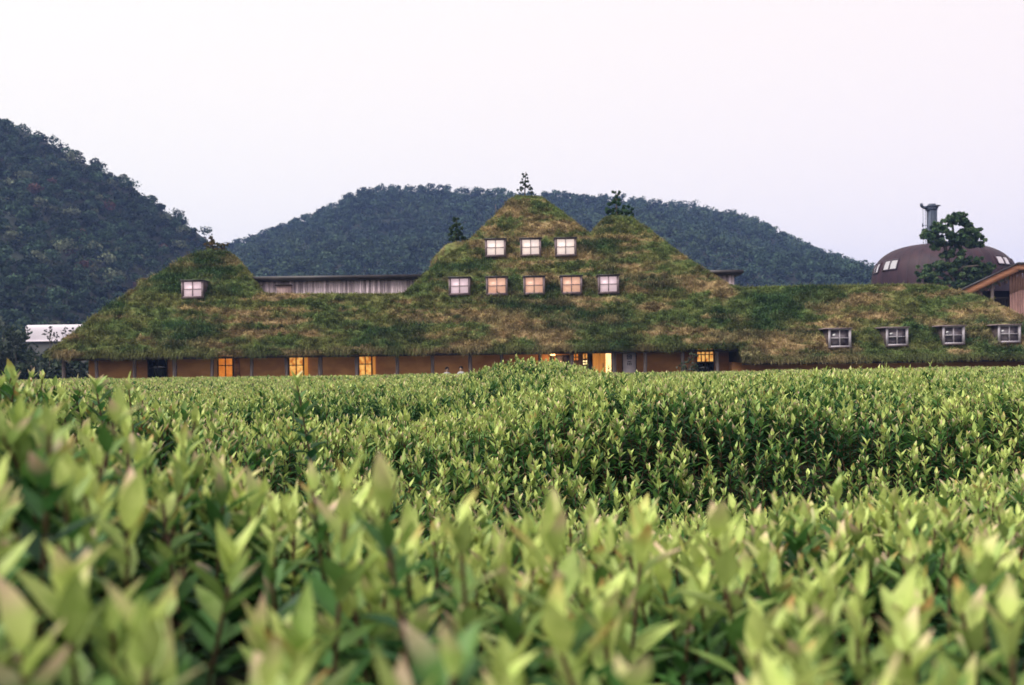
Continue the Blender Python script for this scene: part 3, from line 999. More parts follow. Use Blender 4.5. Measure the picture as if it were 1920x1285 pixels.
for (t0, t1, ya, yb_) in ((-76, -62, 489, 507), (-55, -38, 487, 505), (48, 67, 485, 501), (70, 83, 488, 502)):
    za, zb_ = P(1767, ya + 2, YD - 2)[2], P(1767, yb_ + 2, YD - 2)[2]
    ua, ub = u_at(za), u_at(zb_)
    ths = np.radians(np.linspace(t0 - 23.4, t1 - 23.4, 7))
    Vp = [dome_pt(th, u, .05) for u in (ub, (ua + ub) / 2, ua) for th in ths]
    qq = [(k * 7 + i, k * 7 + i + 1, (k + 1) * 7 + i + 1, (k + 1) * 7 + i) for k in range(2) for i in range(6)]
    mb = MB()
    for u in (ub, ua): mb.tube([dome_pt(th, u, .06) for th in ths], .07, 5)
    for th in (ths[0], ths[3], ths[-1]): mb.tube([dome_pt(th, u, .065) for u in (ub, (ua + ub) / 2, ua)], .06, 5)
    wf = mb.build('window', M['domerib'], dome, smooth=True)
    np_mesh('pane', Vp, [np.array(qq)], M['mirror'], wf, smooth=True)

YH = 95.0
c0 = P(1748, 470, YH); c1 = P(1748, 396, YH)
mb = MB()
mb.box(c0[0] - .32, c0[0] + .32, YH - .42, YH + .42, c0[2] - .8, c1[2])
for k in range(5):
    xx = c0[0] - .28 + .14 * k
    mb.box(xx - .035, xx + .035, YH - .47, YH - .425, c0[2] - .5, c1[2])
ch = mb.build('chimney', M['chimney'], dome)
mb = MB()
z0 = c1[2]
for (w0, w1, za, zb_) in ((.37, .46, 0, .35), (.50, .54, .35, .50), (.32, .25, .50, .68)):
    Vh = [(c0[0] + sx * w, YH + sy * w, z0 + z) for (w, z) in ((w0, za), (w1, zb_)) for sy in (-1, 1) for sx in (-1, 1)]
    mb.hexa(Vh)
arm = [(c0[0] - .5, YH, z0 + .28), (c0[0] - .75, YH, z0 + .36), (c0[0] - .98, YH, z0 + .42)]
mb.tube(arm, [.16, .14, .10], 6)
mb.tube([(c0[0] - .92, YH, z0 + .42), (c0[0] - 1.0, YH, z0 + .75)], [.16, .12], 6)
mb.tube([(c0[0] + .5, YH, z0 + .45), (c0[0] + .85, YH, z0 + .52)], [.07, .04], 6)
mb.build('cap', M['chimney'], ch)
mb = MB()
xr = c0[0] - .83
for dx in (0, .22): mb.tube([(xr + dx, YH, c0[2] - .4), (xr + dx, YH, z0 + .4)], .022, 5)
mb.tube([(xr - .1, YH, z0 - 1.35), (xr + .42, YH, z0 - 1.38)], .03, 5)
mb.tube([(xr - .06, YH, z0 - 1.5), (xr - .06, YH, z0 - 1.15)], .05, 5)
mb.build('rod', M['chimney'], ch)


# ------------------------------------------------------------------ trees
def tree_from_pads(name, label, cat, Y, base, limbs, pads, mleaf, nleaf, size, tint, group=None, flat=.6, depth=.5, kpad=5):
    root = empty(name, tuple(base), label, cat, group)
    mb = MB()
    for pts, r0, r1 in limbs:
        W = np.array([P(a, b, Y) + np.array([0, dy, 0]) for a, b, dy in pts])
        mb.tube(W, np.linspace(r0, r1, len(W)), 7, wob=.25)
    mb.build('trunk', M['bark'], root, smooth=True)
    Cn, Rn = [], []
    for (a, b, r) in pads:
        c_ = P(a, b, Y); rr = r / F * Y
        k = kpad
        for _ in range(k):
            o_ = np.clip(rng.normal(0, 1, 3), -1.5, 1.5) * (.80, depth, .42) * rr
            Cn.append(c_ + o_); Rn.append(rr * random.uniform(.20, .42))
    Cn, Rn = np.array(Cn), np.array(Rn)
    V, q, ix = clumps(Cn, Rn, nleaf, size, out=.6, flat=flat, shell=.25)
    base_c = np.array(tint)[rng.integers(0, len(tint), len(Cn))] * (.75 + .5 * rng.random((len(Cn), 1)))
    c = np.repeat(base_c[ix] * (.75 + .5 * rng.random((len(ix), 1))), 4, 0)
    np_mesh('crown', V, [q], M[mleaf], root, c)
    return root


G1 = [(.050, .100, .040), (.090, .140, .055), (.034, .066, .034), (.065, .115, .045)]
YTR = 78.0
bt = P(1790, 690, YTR); bt[2] = 0
tree_from_pads('broadleaf_tree', 'spreading tree with layered dark green foliage in front of the brown dome', 'tree', YTR, bt,
    [([(1795, 640, 0), (1792, 590, 0), (1790, 545, 0), (1784, 515, 0), (1778, 485, .2), (1771, 458, 0), (1762, 445, 0), (1750, 440, -.3)], .30, .05),
     ([(1778, 485, .2), (1787, 462, .3), (1790, 440, .2), (1786, 422, 0), (1795, 410, 0), (1802, 402, 0)], .14, .03),
     ([(1788, 445, .2), (1800, 432, .2), (1812, 428, .3), (1818, 420, .2)], .07, .025),
     ([(1784, 515, 0), (1800, 503, -.5), (1825, 500, -.5), (1845, 498, -.4)], .14, .04),
     ([(1784, 520, 0), (1765, 512, .4), (1745, 515, .4)], .13, .04), ([(1787, 460, .3), (1805, 452, 0), (1828, 445, 0)], .08, .03)],
    [(1737, 441, 9), (1747, 433, 11), (1752, 447, 13), (1764, 438, 13), (1762, 424, 9), (1776, 447, 11), (1758, 456, 9), (1770, 428, 8),
     (1780, 414, 9), (1790, 417, 8), (1801, 404, 7), (1791, 403, 4), (1784, 408, 6), (1809, 417, 8), (1815, 424, 7), (1818, 430, 5), (1795, 411, 5),
     (1800, 442, 12), (1813, 438, 11), (1826, 437, 10), (1834, 446, 8), (1806, 455, 12), (1822, 456, 10), (1834, 458, 6), (1796, 452, 10), (1781, 456, 6), (1752, 464, 6),
     (1790, 474, 11), (1776, 478, 9), (1803, 486, 11), (1742, 506, 13), (1733, 518, 11), (1752, 500, 11), (1762, 512, 14), (1745, 524, 12), (1772, 498, 11), (1782, 508, 12),
     (1802, 500, 13), (1818, 495, 14), (1834, 498, 13), (1848, 502, 12), (1856, 500, 8), (1822, 512, 14), (1842, 513, 12), (1805, 518, 14), (1790, 530, 16), (1815, 530, 14), (1770, 530, 13), (1835, 528, 10), (1800, 545, 14)],
    'crown', 85, .115, G1, flat=.8, depth=.8, kpad=14)

# saplings growing out of the turf
def roof_pine(label, px, Y, y_base, pads, trunk, tint, n=60, size=.07, name='pine_sapling'):
    b = P(px, y_base, Y)
    return tree_from_pads(name, label, 'tree', Y, b, trunk, pads, 'needle', n, size, tint, flat=.85, depth=.6, kpad=4)


Yp = on_roof(985, 370)[1] + .4
roof_pine('slender pine sapling with sparse tufts on the tallest grassy peak', 984, Yp, 372,
    [(986, 327, 5), (984, 334, 4), (987, 341, 5), (980, 344, 4.5), (989, 349, 5), (979, 352, 4), (985, 350, 5), (975, 356, 3.5), (993, 354, 4), (996, 361, 3)],
    [([(984, 376, 0), (984, 360, 0), (985, 342, 0), (986, 322, 0)], .05, .015), ([(984, 354, 0), (978, 350, 0)], .02, .01), ([(985, 352, 0), (994, 352, 0)], .02, .01)],
    [(.035, .06, .033), (.05, .075, .04)], n=75, size=.05)
Yp = on_roof(1160, 408)[1] + .5
roof_pine('bushy dark pine crowning the second grassy peak', 1157, Yp, 412,
    [(1155, 361, 5), (1156, 368, 4.5), (1155, 376, 5), (1146, 386, 8), (1158, 384, 8), (1168, 387, 8), (1139, 394, 8), (1150, 396, 10), (1163, 395, 10), (1176, 394, 8), (1145, 402, 8), (1160, 403, 9), (1174, 402, 9), (1180, 399, 5)],
    [([(1157, 412, 0), (1156, 390, 0), (1155, 358, 0)], .08, .02)], [(.030, .075, .036), (.048, .10, .045)], n=75, size=.075)
roof_pine('green young pine on the rear hump left of the main peak', 855, 57.2, 462,
    [(856, 412, 4), (854, 420, 6), (860, 425, 6), (849, 428, 6), (856, 433, 8), (846, 438, 6), (864, 438, 7), (853, 444, 9), (866, 447, 6), (844, 449, 6), (858, 452, 8), (870, 450, 4)],
    [([(855, 462, 0), (855, 440, 0), (856, 408, 0)], .07, .02)], [(.030, .062, .030), (.05, .085, .035)], n=70, size=.08)
Yp = on_roof(400, 474)[1] + .5
roof_pine('spiky yellowish pine on the left grassy peak', 400, Yp, 478,
    [(397, 446, 3), (395, 452, 4), (401, 455, 4.5), (390, 458, 4.5), (408, 459, 4.5), (398, 462, 6), (415, 461, 4), (424, 459, 3.5), (388, 466, 4), (406, 467, 5.5), (393, 470, 5), (418, 467, 4), (412, 471, 4)],
    [([(400, 480, 0), (399, 462, 0), (398, 440, 0)], .05, .012), ([(399, 464, 0), (412, 460, 0), (428, 458, 0)], .025, .01), ([(399, 468, 0), (389, 460, 0)], .02, .01)],
    [(.13, .105, .035), (.085, .085, .035), (.16, .11, .05)], n=38, size=.065)
Ys = on_roof(931, 404)[1] + .2
a, b = P(930, 406, Ys), P(929, 383, Ys)
mb = MB(); mb.tube([a, (a + b) / 2 + (.01, 0, 0), b], [.022, .018, .014], 6)
tag(mb.build('stake', M['post']), 'thin pale stake on the left shoulder of the main peak', 'stake')

# wispy young tree in front of the lit right window
yw = 47.6
wb = P(1290, 690, yw); wb[2] = 0
tree_from_pads('young_tree', 'wispy young tree with pale twigs before the barred yellow window', 'tree', yw, wb,
    [([(1290, 740, 0), (1290, 700, 0), (1292, 680, 0), (1296, 660, 0)], .025, .006), ([(1291, 690, 0), (1302, 672, 0), (1304, 660, 0)], .012, .005), ([(1291, 695, 0), (1280, 680, 0), (1277, 670, 0)], .012, .005), ([(1291, 688, 0), (1310, 680, 0)], .01, .005)],
    [(1290, 688, 8), (1282, 682, 6), (1300, 684, 7), (1295, 674, 5), (1303, 668, 4), (1287, 694, 9), (1302, 693, 8), (1277, 692, 6), (1297, 663, 3), (1312, 690, 6)],
    'crown', 16, .045, [(.06, .085, .045), (.10, .11, .08), (.035, .06, .03)], flat=1, depth=.5)

# ------------------------------------------------------------------ cedar pavilion at the right
YP_ = 60.0
pv = empty('timber_pavilion', tuple(P(1900, 690, YP_) * (1, 1, 0)), 'cedar pavilion with a sloping roof and open bay at the right edge', 'pavilion')
w0 = P(1893, 545, YP_)[0]; w1 = P(2090, 545, YP_)[0]
ridge_p = P(1910, 497, YP_); low_p = P(1797, 550, YP_)
dxs = (ridge_p[2] - low_p[2]) / (ridge_p[0] - low_p[0])
def roof_z(x_): return ridge_p[2] - max(ridge_p[0] - x_, 0) * dxs - max(x_ - ridge_p[0], 0) * .02
mb = MB()
x = w0
while x < w1:
    wd = random.uniform(.14, .19)
    tone = random.uniform(.8, 1.15)
    zt_ = roof_z(x) - .35
    mid = zt_ - 1.15
    mb.box(x, x + wd - .012, YP_ + random.uniform(0, .015), YP_ + .08, mid + .012, zt_, np.array([.40, .215, .165]) * tone)
    mb.box(x, x + wd - .012, YP_ + random.uniform(0, .015), YP_ + .08, .0, mid, np.array([.33, .18, .155]) * random.uniform(.8, 1.15))
    x += wd
mb.box(w0, w1, YP_ + .09, YP_ + 4, 0, roof_z(w0) - .5, (.1, .06, .05))
mb.build('wall', M['board'], pv)
def sloped(xa_, xb_, y0, y1, o0, o1, m_, nm):
    mb = MB()
    Vh = [(x_, y_, roof_z(x_) + o) for o in (o0, o1) for y_ in (y0, y1) for x_ in (xa_, xb_)]
    mb.hexa(Vh)
    return mb
x_l = low_p[0]
mb = sloped(x_l, ridge_p[0], YP_ - .7, YP_ + 5, -.02, .10, None, None)
Vh = [(x_, y_, roof_z(x_) + o) for o in (-.02, .10) for y_ in (YP_ - .7, YP_ + 5) for x_ in (ridge_p[0] + .001, w1 + .5)]
mb.hexa(Vh)
mb.build('roof', M['darkroof'], pv)
mb = sloped(x_l + .15, ridge_p[0], YP_ - .62, YP_ - .52, -.44, -.022, None, None)
Vh = [(x_, y_, roof_z(x_) + o) for o in (-.36, -.022) for y_ in (YP_ - .62, YP_ - .52) for x_ in (ridge_p[0] + .001, w1 + .3)]
mb.hexa(Vh)
mb.build('barge_board', M['cedar'], pv)
mb = MB()
for k in range(9):
    xr_ = x_l + .5 + k * .42
    if xr_ < ridge_p[0]: mb.box(xr_, xr_ + .09, YP_ - .5, YP_ + 4.8, roof_z(xr_) - .24, roof_z(xr_) - .06)
mb.build('rafter', M['cedar'], pv)
mb = MB()
xb0 = P(1836, 560, YP_)[0]
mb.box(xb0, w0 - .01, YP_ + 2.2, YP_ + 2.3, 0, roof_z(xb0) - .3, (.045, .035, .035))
mb.build('back_wall', M['board'], pv)
xp = P(1861, 550, YP_)[0]
mb = MB(); mb.tube([(xp, YP_ - .3, 0), (xp + .02, YP_ - .3, 2.5), (xp, YP_ - .3, roof_z(xp) - .3)], [.12, .11, .10], 9, wob=.15); mb.build('post', M['post'], pv, smooth=True)
mb = MB()
zr = P(1860, 560, YP_)[2]
mb.box(xb0, w0 - .02, YP_ + .1, YP_ + .16, zr, zr + .08)
x = xb0
while x < w0 - .1:
    mb.box(x, x + .04, YP_ + .11, YP_ + .15, 0, zr - .002); x += .17
mb.build('railing', M['darkframe'], pv)

for o_ in pv.children:
    n_ = len(o_.data.vertices)
    a_ = np.empty(n_ * 3, np.float32)
    o_.data.vertices.foreach_get('co', a_)
    a_ = a_.reshape(-1, 3)
    a_[:, 0] += .56 * a_[:, 1]
    o_.data.vertices.foreach_set('co', a_.ravel())
    o_.data.update()

# ------------------------------------------------------------------ white-roofed shed at the left
YS = 88.0
xs0, xs1 = P(47, 625, YS)[0], P(330, 625, YS)[0]
zt_, zb_ = P(100, 609, YS)[2], P(100, 638, YS)[2]
sh = empty('white_shed', ((xs0 + xs1) / 2, YS, 0), 'long shed with a rounded white roof behind the left end of the grass roof', 'shed')
prof = [(YS + .25 - .25 * math.sin(a), zb_ + (zt_ - zb_) * math.cos(a)) for a in np.linspace(0, math.pi / 2, 9)][::-1]
prof2 = prof + [(2 * (YS + .25) - y_, z_) for y_, z_ in prof[::-1][1:]]
xsn = [xs0, xs0 + .12, xs0 + .3, xs0 + .55, xs1]
V = []
for k, x_ in enumerate(xsn):
    sc = (.95, 1, 1, 1, 1)[k]
    V += [(x_, YS + .25 + (y_ - YS - .25) * (.9 + .1 * sc), zb_ + (z_ - zb_) * sc) for y_, z_ in prof2]
npf = len(prof2)
q = [(k * npf + i, (k + 1) * npf + i, (k + 1) * npf + i + 1, k * npf + i + 1) for k in range(len(xsn) - 1) for i in range(npf - 1)]
mb = MB(); mb.add(V, q)
V0 = V[:npf]
mb.add(V0, t=[(0, i, i + 1) for i in range(1, npf - 1)])
mb.build('roof', M['white'], sh, smooth=True)
mb = MB(); mb.box(xs0 + .15, xs1, YS + .1, YS + .45, 0, zb_ - .01); mb.build('wall', M['greywall'], sh)
mb = MB(); mb.box(xs0 - .02, xs1, YS - .08, YS + .1, zb_ - .12, zb_ - .004); mb.build('gutter', M['white'], sh)

# ------------------------------------------------------------------ hills and their woods
def hill(name, label, outline, D, y0, y1, top_tree, xr_px, seed, nx_=140, ny_=50, power=1.0):
    W = np.array([P(a, b, D) for a, b in outline])
    xs_ = np.linspace(W[0, 0], W[-1, 0], nx_)
    rz = np.interp(xs_, W[:, 0], W[:, 2]) - top_tree
    ys_ = np.concatenate([np.linspace(y0, D, ny_), np.linspace(D + 12, y1, 10)])
    def hz(x_, y_):
        r_ = np.interp(x_ * D / np.maximum(y_, D * .999), xs_, rz)
        g_ = np.clip((y_ - y0) / (D - y0), 0, 1)
        gg = g_ ** power
        bk = np.clip(1 - (y_ - D) / (y1 - D), 0, 1)
        z_ = np.maximum(r_, 0) * np.where(y_ <= D, gg, bk)
        amp = np.minimum(np.maximum(r_, 0) * .14, 8) * 4 * gg * (1 - gg) * (y_ <= D)
        return z_ + amp * (fbm(x_ * .022, y_ * .012, seed=seed) - .5) * 1.6 - .3
    Xh, Yh = np.meshgrid(xs_, ys_)
    Zh = hz(Xh, Yh)
    ih = np.arange(Xh.size).reshape(Xh.shape)
    qh = np.stack([ih[:-1, :-1], ih[:-1, 1:], ih[1:, 1:], ih[1:, :-1]], -1).reshape(-1, 4)
    tag(np_mesh(name, np.stack([Xh, Yh, Zh], -1), [qh], M['hill'], smooth=True), label, 'hill', kind='structure')
    return hz, xs_, ys_


def forest(name, label, hz, x0, x1, y0, y1, spacing, rad, nleaf, size, tintf, seed, sub=4, crest=None):
    nx_, ny_ = int((x1 - x0) / spacing), int((y1 - y0) / (spacing * 1.05))
    gx_, gy_ = np.meshgrid(np.arange(nx_), np.arange(ny_))
    tx = x0 + (gx_ + .5 * (gy_ % 2) + rng.normal(0, .28, gx_.shape)) * spacing
    ty = y0 + (gy_ + rng.normal(0, .28, gx_.shape)) * spacing * 1.05
    tx, ty = tx.ravel(), ty.ravel()
    tz = hz(tx, ty)
    ok = tz > 1.0
    tx, ty, tz = tx[ok], ty[ok], tz[ok]
    r_ = rad * (.65 + .7 * rng.random(len(tx)))
    hgt = r_ * (.7 + .7 * rng.random(len(tx)))
    C = np.stack([tx, ty, tz + hgt], -1)
    k = sub
    Cs = np.repeat(C, k, 0)
    Rs = np.repeat(r_, k)
    offs = rand_unit(len(Cs)) * (Rs * .55)[:, None]
    offs[:, 2] = np.abs(offs[:, 2]) * 1.0 - .1
    Cs = Cs + offs
    Rs = Rs * (.42 + .3 * rng.random(len(Rs)))
    tc_ = tintf(tx, ty, tz)
    tc_ = np.repeat(tc_, k, 0)
    m_ = len(tx) * 2
    ux, uy = np.repeat(tx, 2) + rng.normal(0, .5, m_) * spacing, np.repeat(ty, 2) + rng.normal(0, .5, m_) * spacing
    Cs = np.concatenate([Cs, np.stack([ux, uy, hz(ux, uy) + rad * .35], -1)])
    Rs = np.concatenate([Rs, rad * (.5 + .3 * rng.random(m_))])
    tc_ = np.concatenate([tc_, np.repeat(tintf(tx, ty, tz), 2, 0) * .8])
    V_, q_, ix = clumps(Cs, Rs, nleaf, size, out=1.0, flat=.8, shell=.6)
    tc_ = tc_ * (.75 + .5 * rng.random((len(Cs), 1)))
    c_ = np.repeat(tc_[ix] * (.75 + .5 * rng.random((len(ix), 1))), 4, 0)
    o_ = np_mesh(name, V_, [q_], M['wood_tree'], None, c_)
    tag(o_, label, 'forest', kind='stuff')
    return len(tx)


def tint_mid(x, y, z):
    n_ = len(x)
    a = vnoise(x * .03, y * .03, seed=201)
    c_ = np.array([.030, .054, .034]) * (.5 + 1.0 * rng.random((n_, 1)))
    c_ = c_ + np.array([.018, .022, .008]) * (sstep(.5, .8, a)[:, None]) * (rng.random((n_, 1)) < .6)
    return c_


def tint_left(x, y, z):
    n_ = len(x)
    c_ = np.array([.028, .052, .030]) * (.45 + 1.1 * rng.random((n_, 1)))
    low = 1 - sstep(10, 32, z)
    pale = (rng.random(n_) < .08 + .55 * low * sstep(.40, .60, vnoise(x * .06, y * .06, seed=211)))
    c_ = np.where(pale[:, None], np.array([.115, .135, .080]) * (.6 + .6 * rng.random((n_, 1))), c_)
    red = rng.random(n_) < .022
    c_ = np.where(red[:, None], np.array([.085, .045, .036]), c_)
    return c_


DM = 430.0
hzm, xm_, _ = hill('wooded_hill', 'broad wooded hill rising behind the grass roof', [(-200, 600), (200, 520), (330, 482), (430, 456), (470, 441), (510, 427), (545, 410), (580, 397), (620, 380), (650, 363), (690, 347), (730, 342), (780, 344), (830, 341), (860, 349), (920, 348), (960, 352), (1040, 353), (1100, 359),
     (1160, 362), (1230, 369), (1280, 376), (1320, 386), (1380, 402), (1420, 417), (1470, 445), (1510, 463), (1550, 482), (1590, 507), (1620, 527), (1640, 545), (1700, 610), (1800, 690)], DM, 190, 640, 3.4, None, 301, power=1.0)
forest('hill_forest', 'dense bluish wood covering the broad hill behind the house', hzm, xm_[0] + 20, xm_[-1], 215, DM + 1, 4.0, 2.0, 26, .42, tint_mid, 1, sub=4)
DL = 265.0
hzl, xl_, _ = hill('wooded_slope', 'steep wooded hillside falling in from the left', [(-900, -80), (-600, 20), (-300, 110), (-100, 185), (0, 223), (30, 227), (60, 241), (100, 263), (130, 281), (170, 301), (220, 327), (250, 342), (275, 363), (300, 381), (330, 399), (360, 419), (385, 438), (410, 462), (440, 500), (480, 560), (540, 690)],
    DL, 112, 420, 1.2, None, 302, power=.95)
forest('slope_forest', 'dense mixed wood with pale and rusty crowns on the left hillside', hzl, P(-420, 400, DL)[0], xl_[-1], 116, DL + 1, 3.2, 1.65, 32, .31, tint_left, 2, sub=5)

# trees at the foot of the left hill
FT = [(-70, 70, 7.5, 3.0, 'tall dark tree beyond the left end of the shrub field'), (8, 74, 5.8, 2.2, 'rounded dark tree left of the white shed'), (30, 66, 3.6, 1.7, 'low dark tree below the end of the white shed'),
      (68, 72, 3.4, 1.7, 'broad bush below the middle of the white shed roof'), (108, 68, 3.2, 1.4, 'dark bush touching the corner of the grass roof'), (-20, 62, 3.3, 1.6, 'small dark tree at the left edge of the shrub field'),
      (60, 62, 2.6, 1.4, 'lowest leafy bush between shrub field and white shed'), (110, 60, 2.3, 1.2, 'little bush under the left tip of the eaves'), (152, 63, 2.6, 1.5, 'dark bush seen between the first two posts of the eaves')]
for (px, Yt, h_, r_, lab) in FT:
    b = P(px, 690, Yt); b[2] = 0
    root = empty('foothill_tree', tuple(b), lab, 'tree', 'trees at the foot of the left hill')
    mb = MB()
    mb.tube([b + (0, 0, -.1), b + (.1, 0, h_ * .35), b + (-.05, 0, h_ * .8)], [.16, .12, .05], 7, wob=.2)
    for k in range(4):
        an = random.random() * 6.28
        mb.tube([b + (.05, 0, h_ * .35), b + (math.cos(an) * r_ * .5, math.sin(an) * r_ * .5, h_ * .6)], [.07, .03], 5)
    mb.build('trunk', M['bark'], root, smooth=True)
    k = 26
    d = rand_unit(k)
    C = b + np.array([0, 0, h_ * .58]) + d * np.array([r_, r_, h_ * .40]) * (.45 + .5 * rng.random((k, 1)))
    V, q, ix = clumps(C, r_ * (.24 + .2 * rng.random(k)), 80, .15, out=.7, flat=.85, shell=.35)
    bc = np.array([(.020, .036, .022), (.030, .050, .026), (.022, .032, .026)])[rng.integers(0, 3, k)] * (.7 + .6 * rng.random((k, 1)))
    np_mesh('crown', V, [q], M['crown'], root, np.repeat(bc[ix] * (.75 + .5 * rng.random((len(ix), 1))), 4, 0))
# sparse dark saplings against the white roof
for (px, lab, pads) in ((93, 'thin dark sapling standing against the white shed roof', [(94, 615, 3), (93, 621, 4), (95, 627, 4.5), (92, 633, 5), (103, 626, 3.5), (105, 632, 4.5), (99, 640, 6), (84, 620, 2.5), (84, 627, 3)]),
                        (122, 'smaller twiggy sapling nearest the grass roof against the white shed', [(123, 616, 2.5), (121, 621, 2.5), (118, 625, 2), (132, 621, 2), (138, 616, 2), (127, 630, 2.5), (120, 636, 3)])):
    b = P(px, 690, 64); b[2] = 0
    tree_from_pads('dark_sapling', lab, 'tree', 64, b, [([(px, 745, 0), (px, 690, 0), (px + 1, 650, 0), (px, 612, 0)], .05, .012), ([(px, 645, 0), (px + 9, 628, 0)], .02, .01), ([(px, 640, 0), (px - 8, 620, 0)], .015, .008)],
                   pads, 'crown', 9, .05, [(.020, .030, .024), (.030, .042, .028)], 'saplings before the white shed', flat=.9, kpad=7)

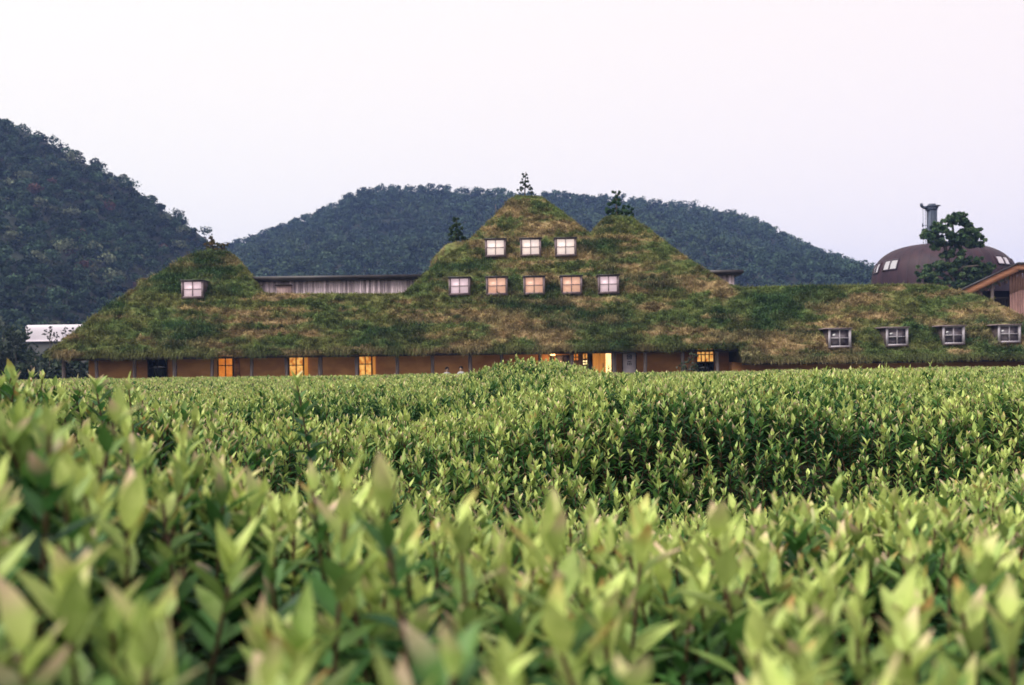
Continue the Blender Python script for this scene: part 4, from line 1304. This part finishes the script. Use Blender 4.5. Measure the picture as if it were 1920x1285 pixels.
# ------------------------------------------------------------------ two visitors by the wall
def person(px, py_top, Y, label, face, shirt):
    t = P(px, py_top, Y)
    H = t[2]
    root = empty('person', (t[0], Y, 0), label, 'person', 'visitors by the ochre wall')
    s = H / 1.68
    me = bpy.data.meshes.new('body')
    J = {'pel': (0, 0, .92, .13, .10), 'bel': (0, 0, 1.05, .12, .09), 'che': (0, 0, 1.26, .14, .10), 'nk0': (0, 0, 1.40, .055, .055), 'nk1': (0, .01, 1.47, .05, .05), 'hd0': (0, -.01, 1.535, .078, .092), 'hd1': (0, -.005, 1.60, .092, .108), 'hd2': (0, 0, 1.665, .065, .075)}
    E = [('pel', 'bel'), ('bel', 'che'), ('che', 'nk0'), ('nk0', 'nk1'), ('nk1', 'hd0'), ('hd0', 'hd1'), ('hd1', 'hd2')]
    for sx, nm in ((-1, 'l'), (1, 'r')):
        J.update({nm + 'sh': (sx * .18, 0, 1.36, .055, .055), nm + 'el': (sx * .23, .02, 1.08, .04, .04), nm + 'wr': (sx * .21, -.06, .86, .028, .03), nm + 'ha': (sx * .205, -.08, .77, .022, .035),
                  nm + 'hp': (sx * .09, 0, .86, .085, .09), nm + 'kn': (sx * .10, -.01, .48, .055, .058), nm + 'an': (sx * .10, .02, .08, .038, .042), nm + 'to': (sx * .11, -.13, .03, .035, .03)})
        E += [('che', nm + 'sh'), (nm + 'sh', nm + 'el'), (nm + 'el', nm + 'wr'), (nm + 'wr', nm + 'ha'), ('pel', nm + 'hp'), (nm + 'hp', nm + 'kn'), (nm + 'kn', nm + 'an'), (nm + 'an', nm + 'to')]
    names = list(J)
    ca, sa = math.cos(face), math.sin(face)
    co = [((J[k][0] * ca - J[k][1] * sa) * s, (J[k][0] * sa + J[k][1] * ca) * s, J[k][2] * s) for k in names]
    me.from_pydata(co, [(names.index(a), names.index(b)) for a, b in E], [])
    me.materials.append(M['skin'])
    o = bpy.data.objects.new('body', me)
    COL.objects.link(o)
    o.parent = root
    md = o.modifiers.new('skin', 'SKIN')
    for i, k in enumerate(names):
        me.skin_vertices[0].data[i].radius = (J[k][3] * s, J[k][4] * s)
    me.skin_vertices[0].data[0].use_root = True
    o.modifiers.new('sub', 'SUBSURF').levels = 2
    o.modifiers['sub'].render_levels = 2
    # hair cap, open at the face; shirt and trousers as shells around the body
    hc = np.array([t[0], Y, 1.60 * s])
    mb = MB()
    nu, nv = 16, 9
    Vh = []
    for j in range(nv):
        ph = math.pi * .62 * j / (nv - 1)
        for i in range(nu):
            th = 2 * math.pi * i / nu
            fwd = max(0, math.cos(th)) ** 2
            p_ = ph * (1 - .40 * fwd)
            r_ = .112 * s
            x_, y_, z_ = r_ * .95 * math.sin(p_) * math.sin(th), -r_ * 1.08 * math.sin(p_) * math.cos(th), r_ * 1.12 * math.cos(p_)
            Vh.append((hc[0] + x_ * ca - y_ * sa, hc[1] + x_ * sa + y_ * ca, hc[2] + z_))
    q_ = [(j * nu + i, j * nu + (i + 1) % nu, (j + 1) * nu + (i + 1) % nu, (j + 1) * nu + i) for j in range(nv - 1) for i in range(nu)]
    mb.add(Vh, q_)
    mb.build('hair', M['hair'], root, smooth=True)
    def put(x_, y_, z_): return np.array((t[0] + (x_ * ca - y_ * sa) * s, Y + (x_ * sa + y_ * ca) * s, z_ * s))
    mb = MB()
    mb.add([put(-.012, -.085, 1.595), put(.012, -.085, 1.595), put(.018, -.088, 1.555), put(-.018, -.088, 1.555), put(0, -.118, 1.562)], q=[(0, 3, 2, 1)], t=[(0, 1, 4), (1, 2, 4), (2, 3, 4), (3, 0, 4)])
    mb.build('nose', M['skin'], root, smooth=True)
    def bit(name, pts, r_, m_):
        mb = MB(); mb.tube([put(*p) for p in pts], r_, 6); mb.build(name, M[m_], root, smooth=True)
    for sx in (-1, 1):
        bit('ear', [(sx * .088, .0, 1.54), (sx * .097, .012, 1.57), (sx * .09, .01, 1.60)], [.008, .012, .008], 'skin')
        bit('eye', [(sx * .046, -.084, 1.597), (sx * .034, -.092, 1.598), (sx * .022, -.090, 1.597)], [.004, .008, .004], 'hair')
        bit('eyebrow', [(sx * .052, -.085, 1.617), (sx * .02, -.096, 1.62)], .004, 'hair')
    bit('mouth', [(-.022, -.088, 1.522), (0, -.094, 1.52), (.022, -.088, 1.522)], [.003, .006, .003], 'trousers')
    def ringshell(levels, nm, m_):
        mb = MB(); n_ = 18; Vv = []
        for (z_, rx, ry) in levels:
            for i in range(n_):
                th = 2 * math.pi * i / n_
                x_, y_ = rx * math.cos(th) * s, ry * math.sin(th) * s
                Vv.append((t[0] + x_ * ca - y_ * sa, Y + x_ * sa + y_ * ca, z_ * s))
        mb.add(Vv, [(k * n_ + i, k * n_ + (i + 1) % n_, (k + 1) * n_ + (i + 1) % n_, (k + 1) * n_ + i) for k in range(len(levels) - 1) for i in range(n_)])
        mb.build(nm, m_, root, smooth=True)
    ringshell([(.84, .185, .135), (1.0, .17, .13), (1.2, .185, .135), (1.34, .235, .11), (1.42, .15, .085), (1.45, .075, .07)], 'shirt', M[shirt])
    ringshell([(.08, .165, .085), (.5, .175, .10), (.80, .18, .125), (.92, .175, .13)], 'trousers', M['trousers'])


person(838, 689.5, 47.4, 'dark-haired person in a pale top before the ochre wall, left of the pair', .5, 'shirt')
person(864.5, 688, 47.4, 'dark-haired person in a pale top nearer the post, right of the pair', -.4, 'shirt')

# ------------------------------------------------------------------ air
mh = bpy.data.materials.new('haze_air')
mh.use_nodes = True
nt = mh.node_tree
nt.nodes.remove(nt.nodes['Principled BSDF'])
pvn = nt.nodes.new('ShaderNodeVolumePrincipled')
pvn.inputs['Color'].default_value = (.30, .45, 1.0, 1)
pvn.inputs['Density'].default_value = .00040
nt.links.new(pvn.outputs[0], nt.nodes['Material Output'].inputs['Volume'])
mb = MB()
mb.box(-1600, 1600, -400, 1800, -3, 140)
hz_ = mb.build('haze', mh)
tag(hz_, 'thin blue evening air between the house and the hills', 'haze', kind='stuff')
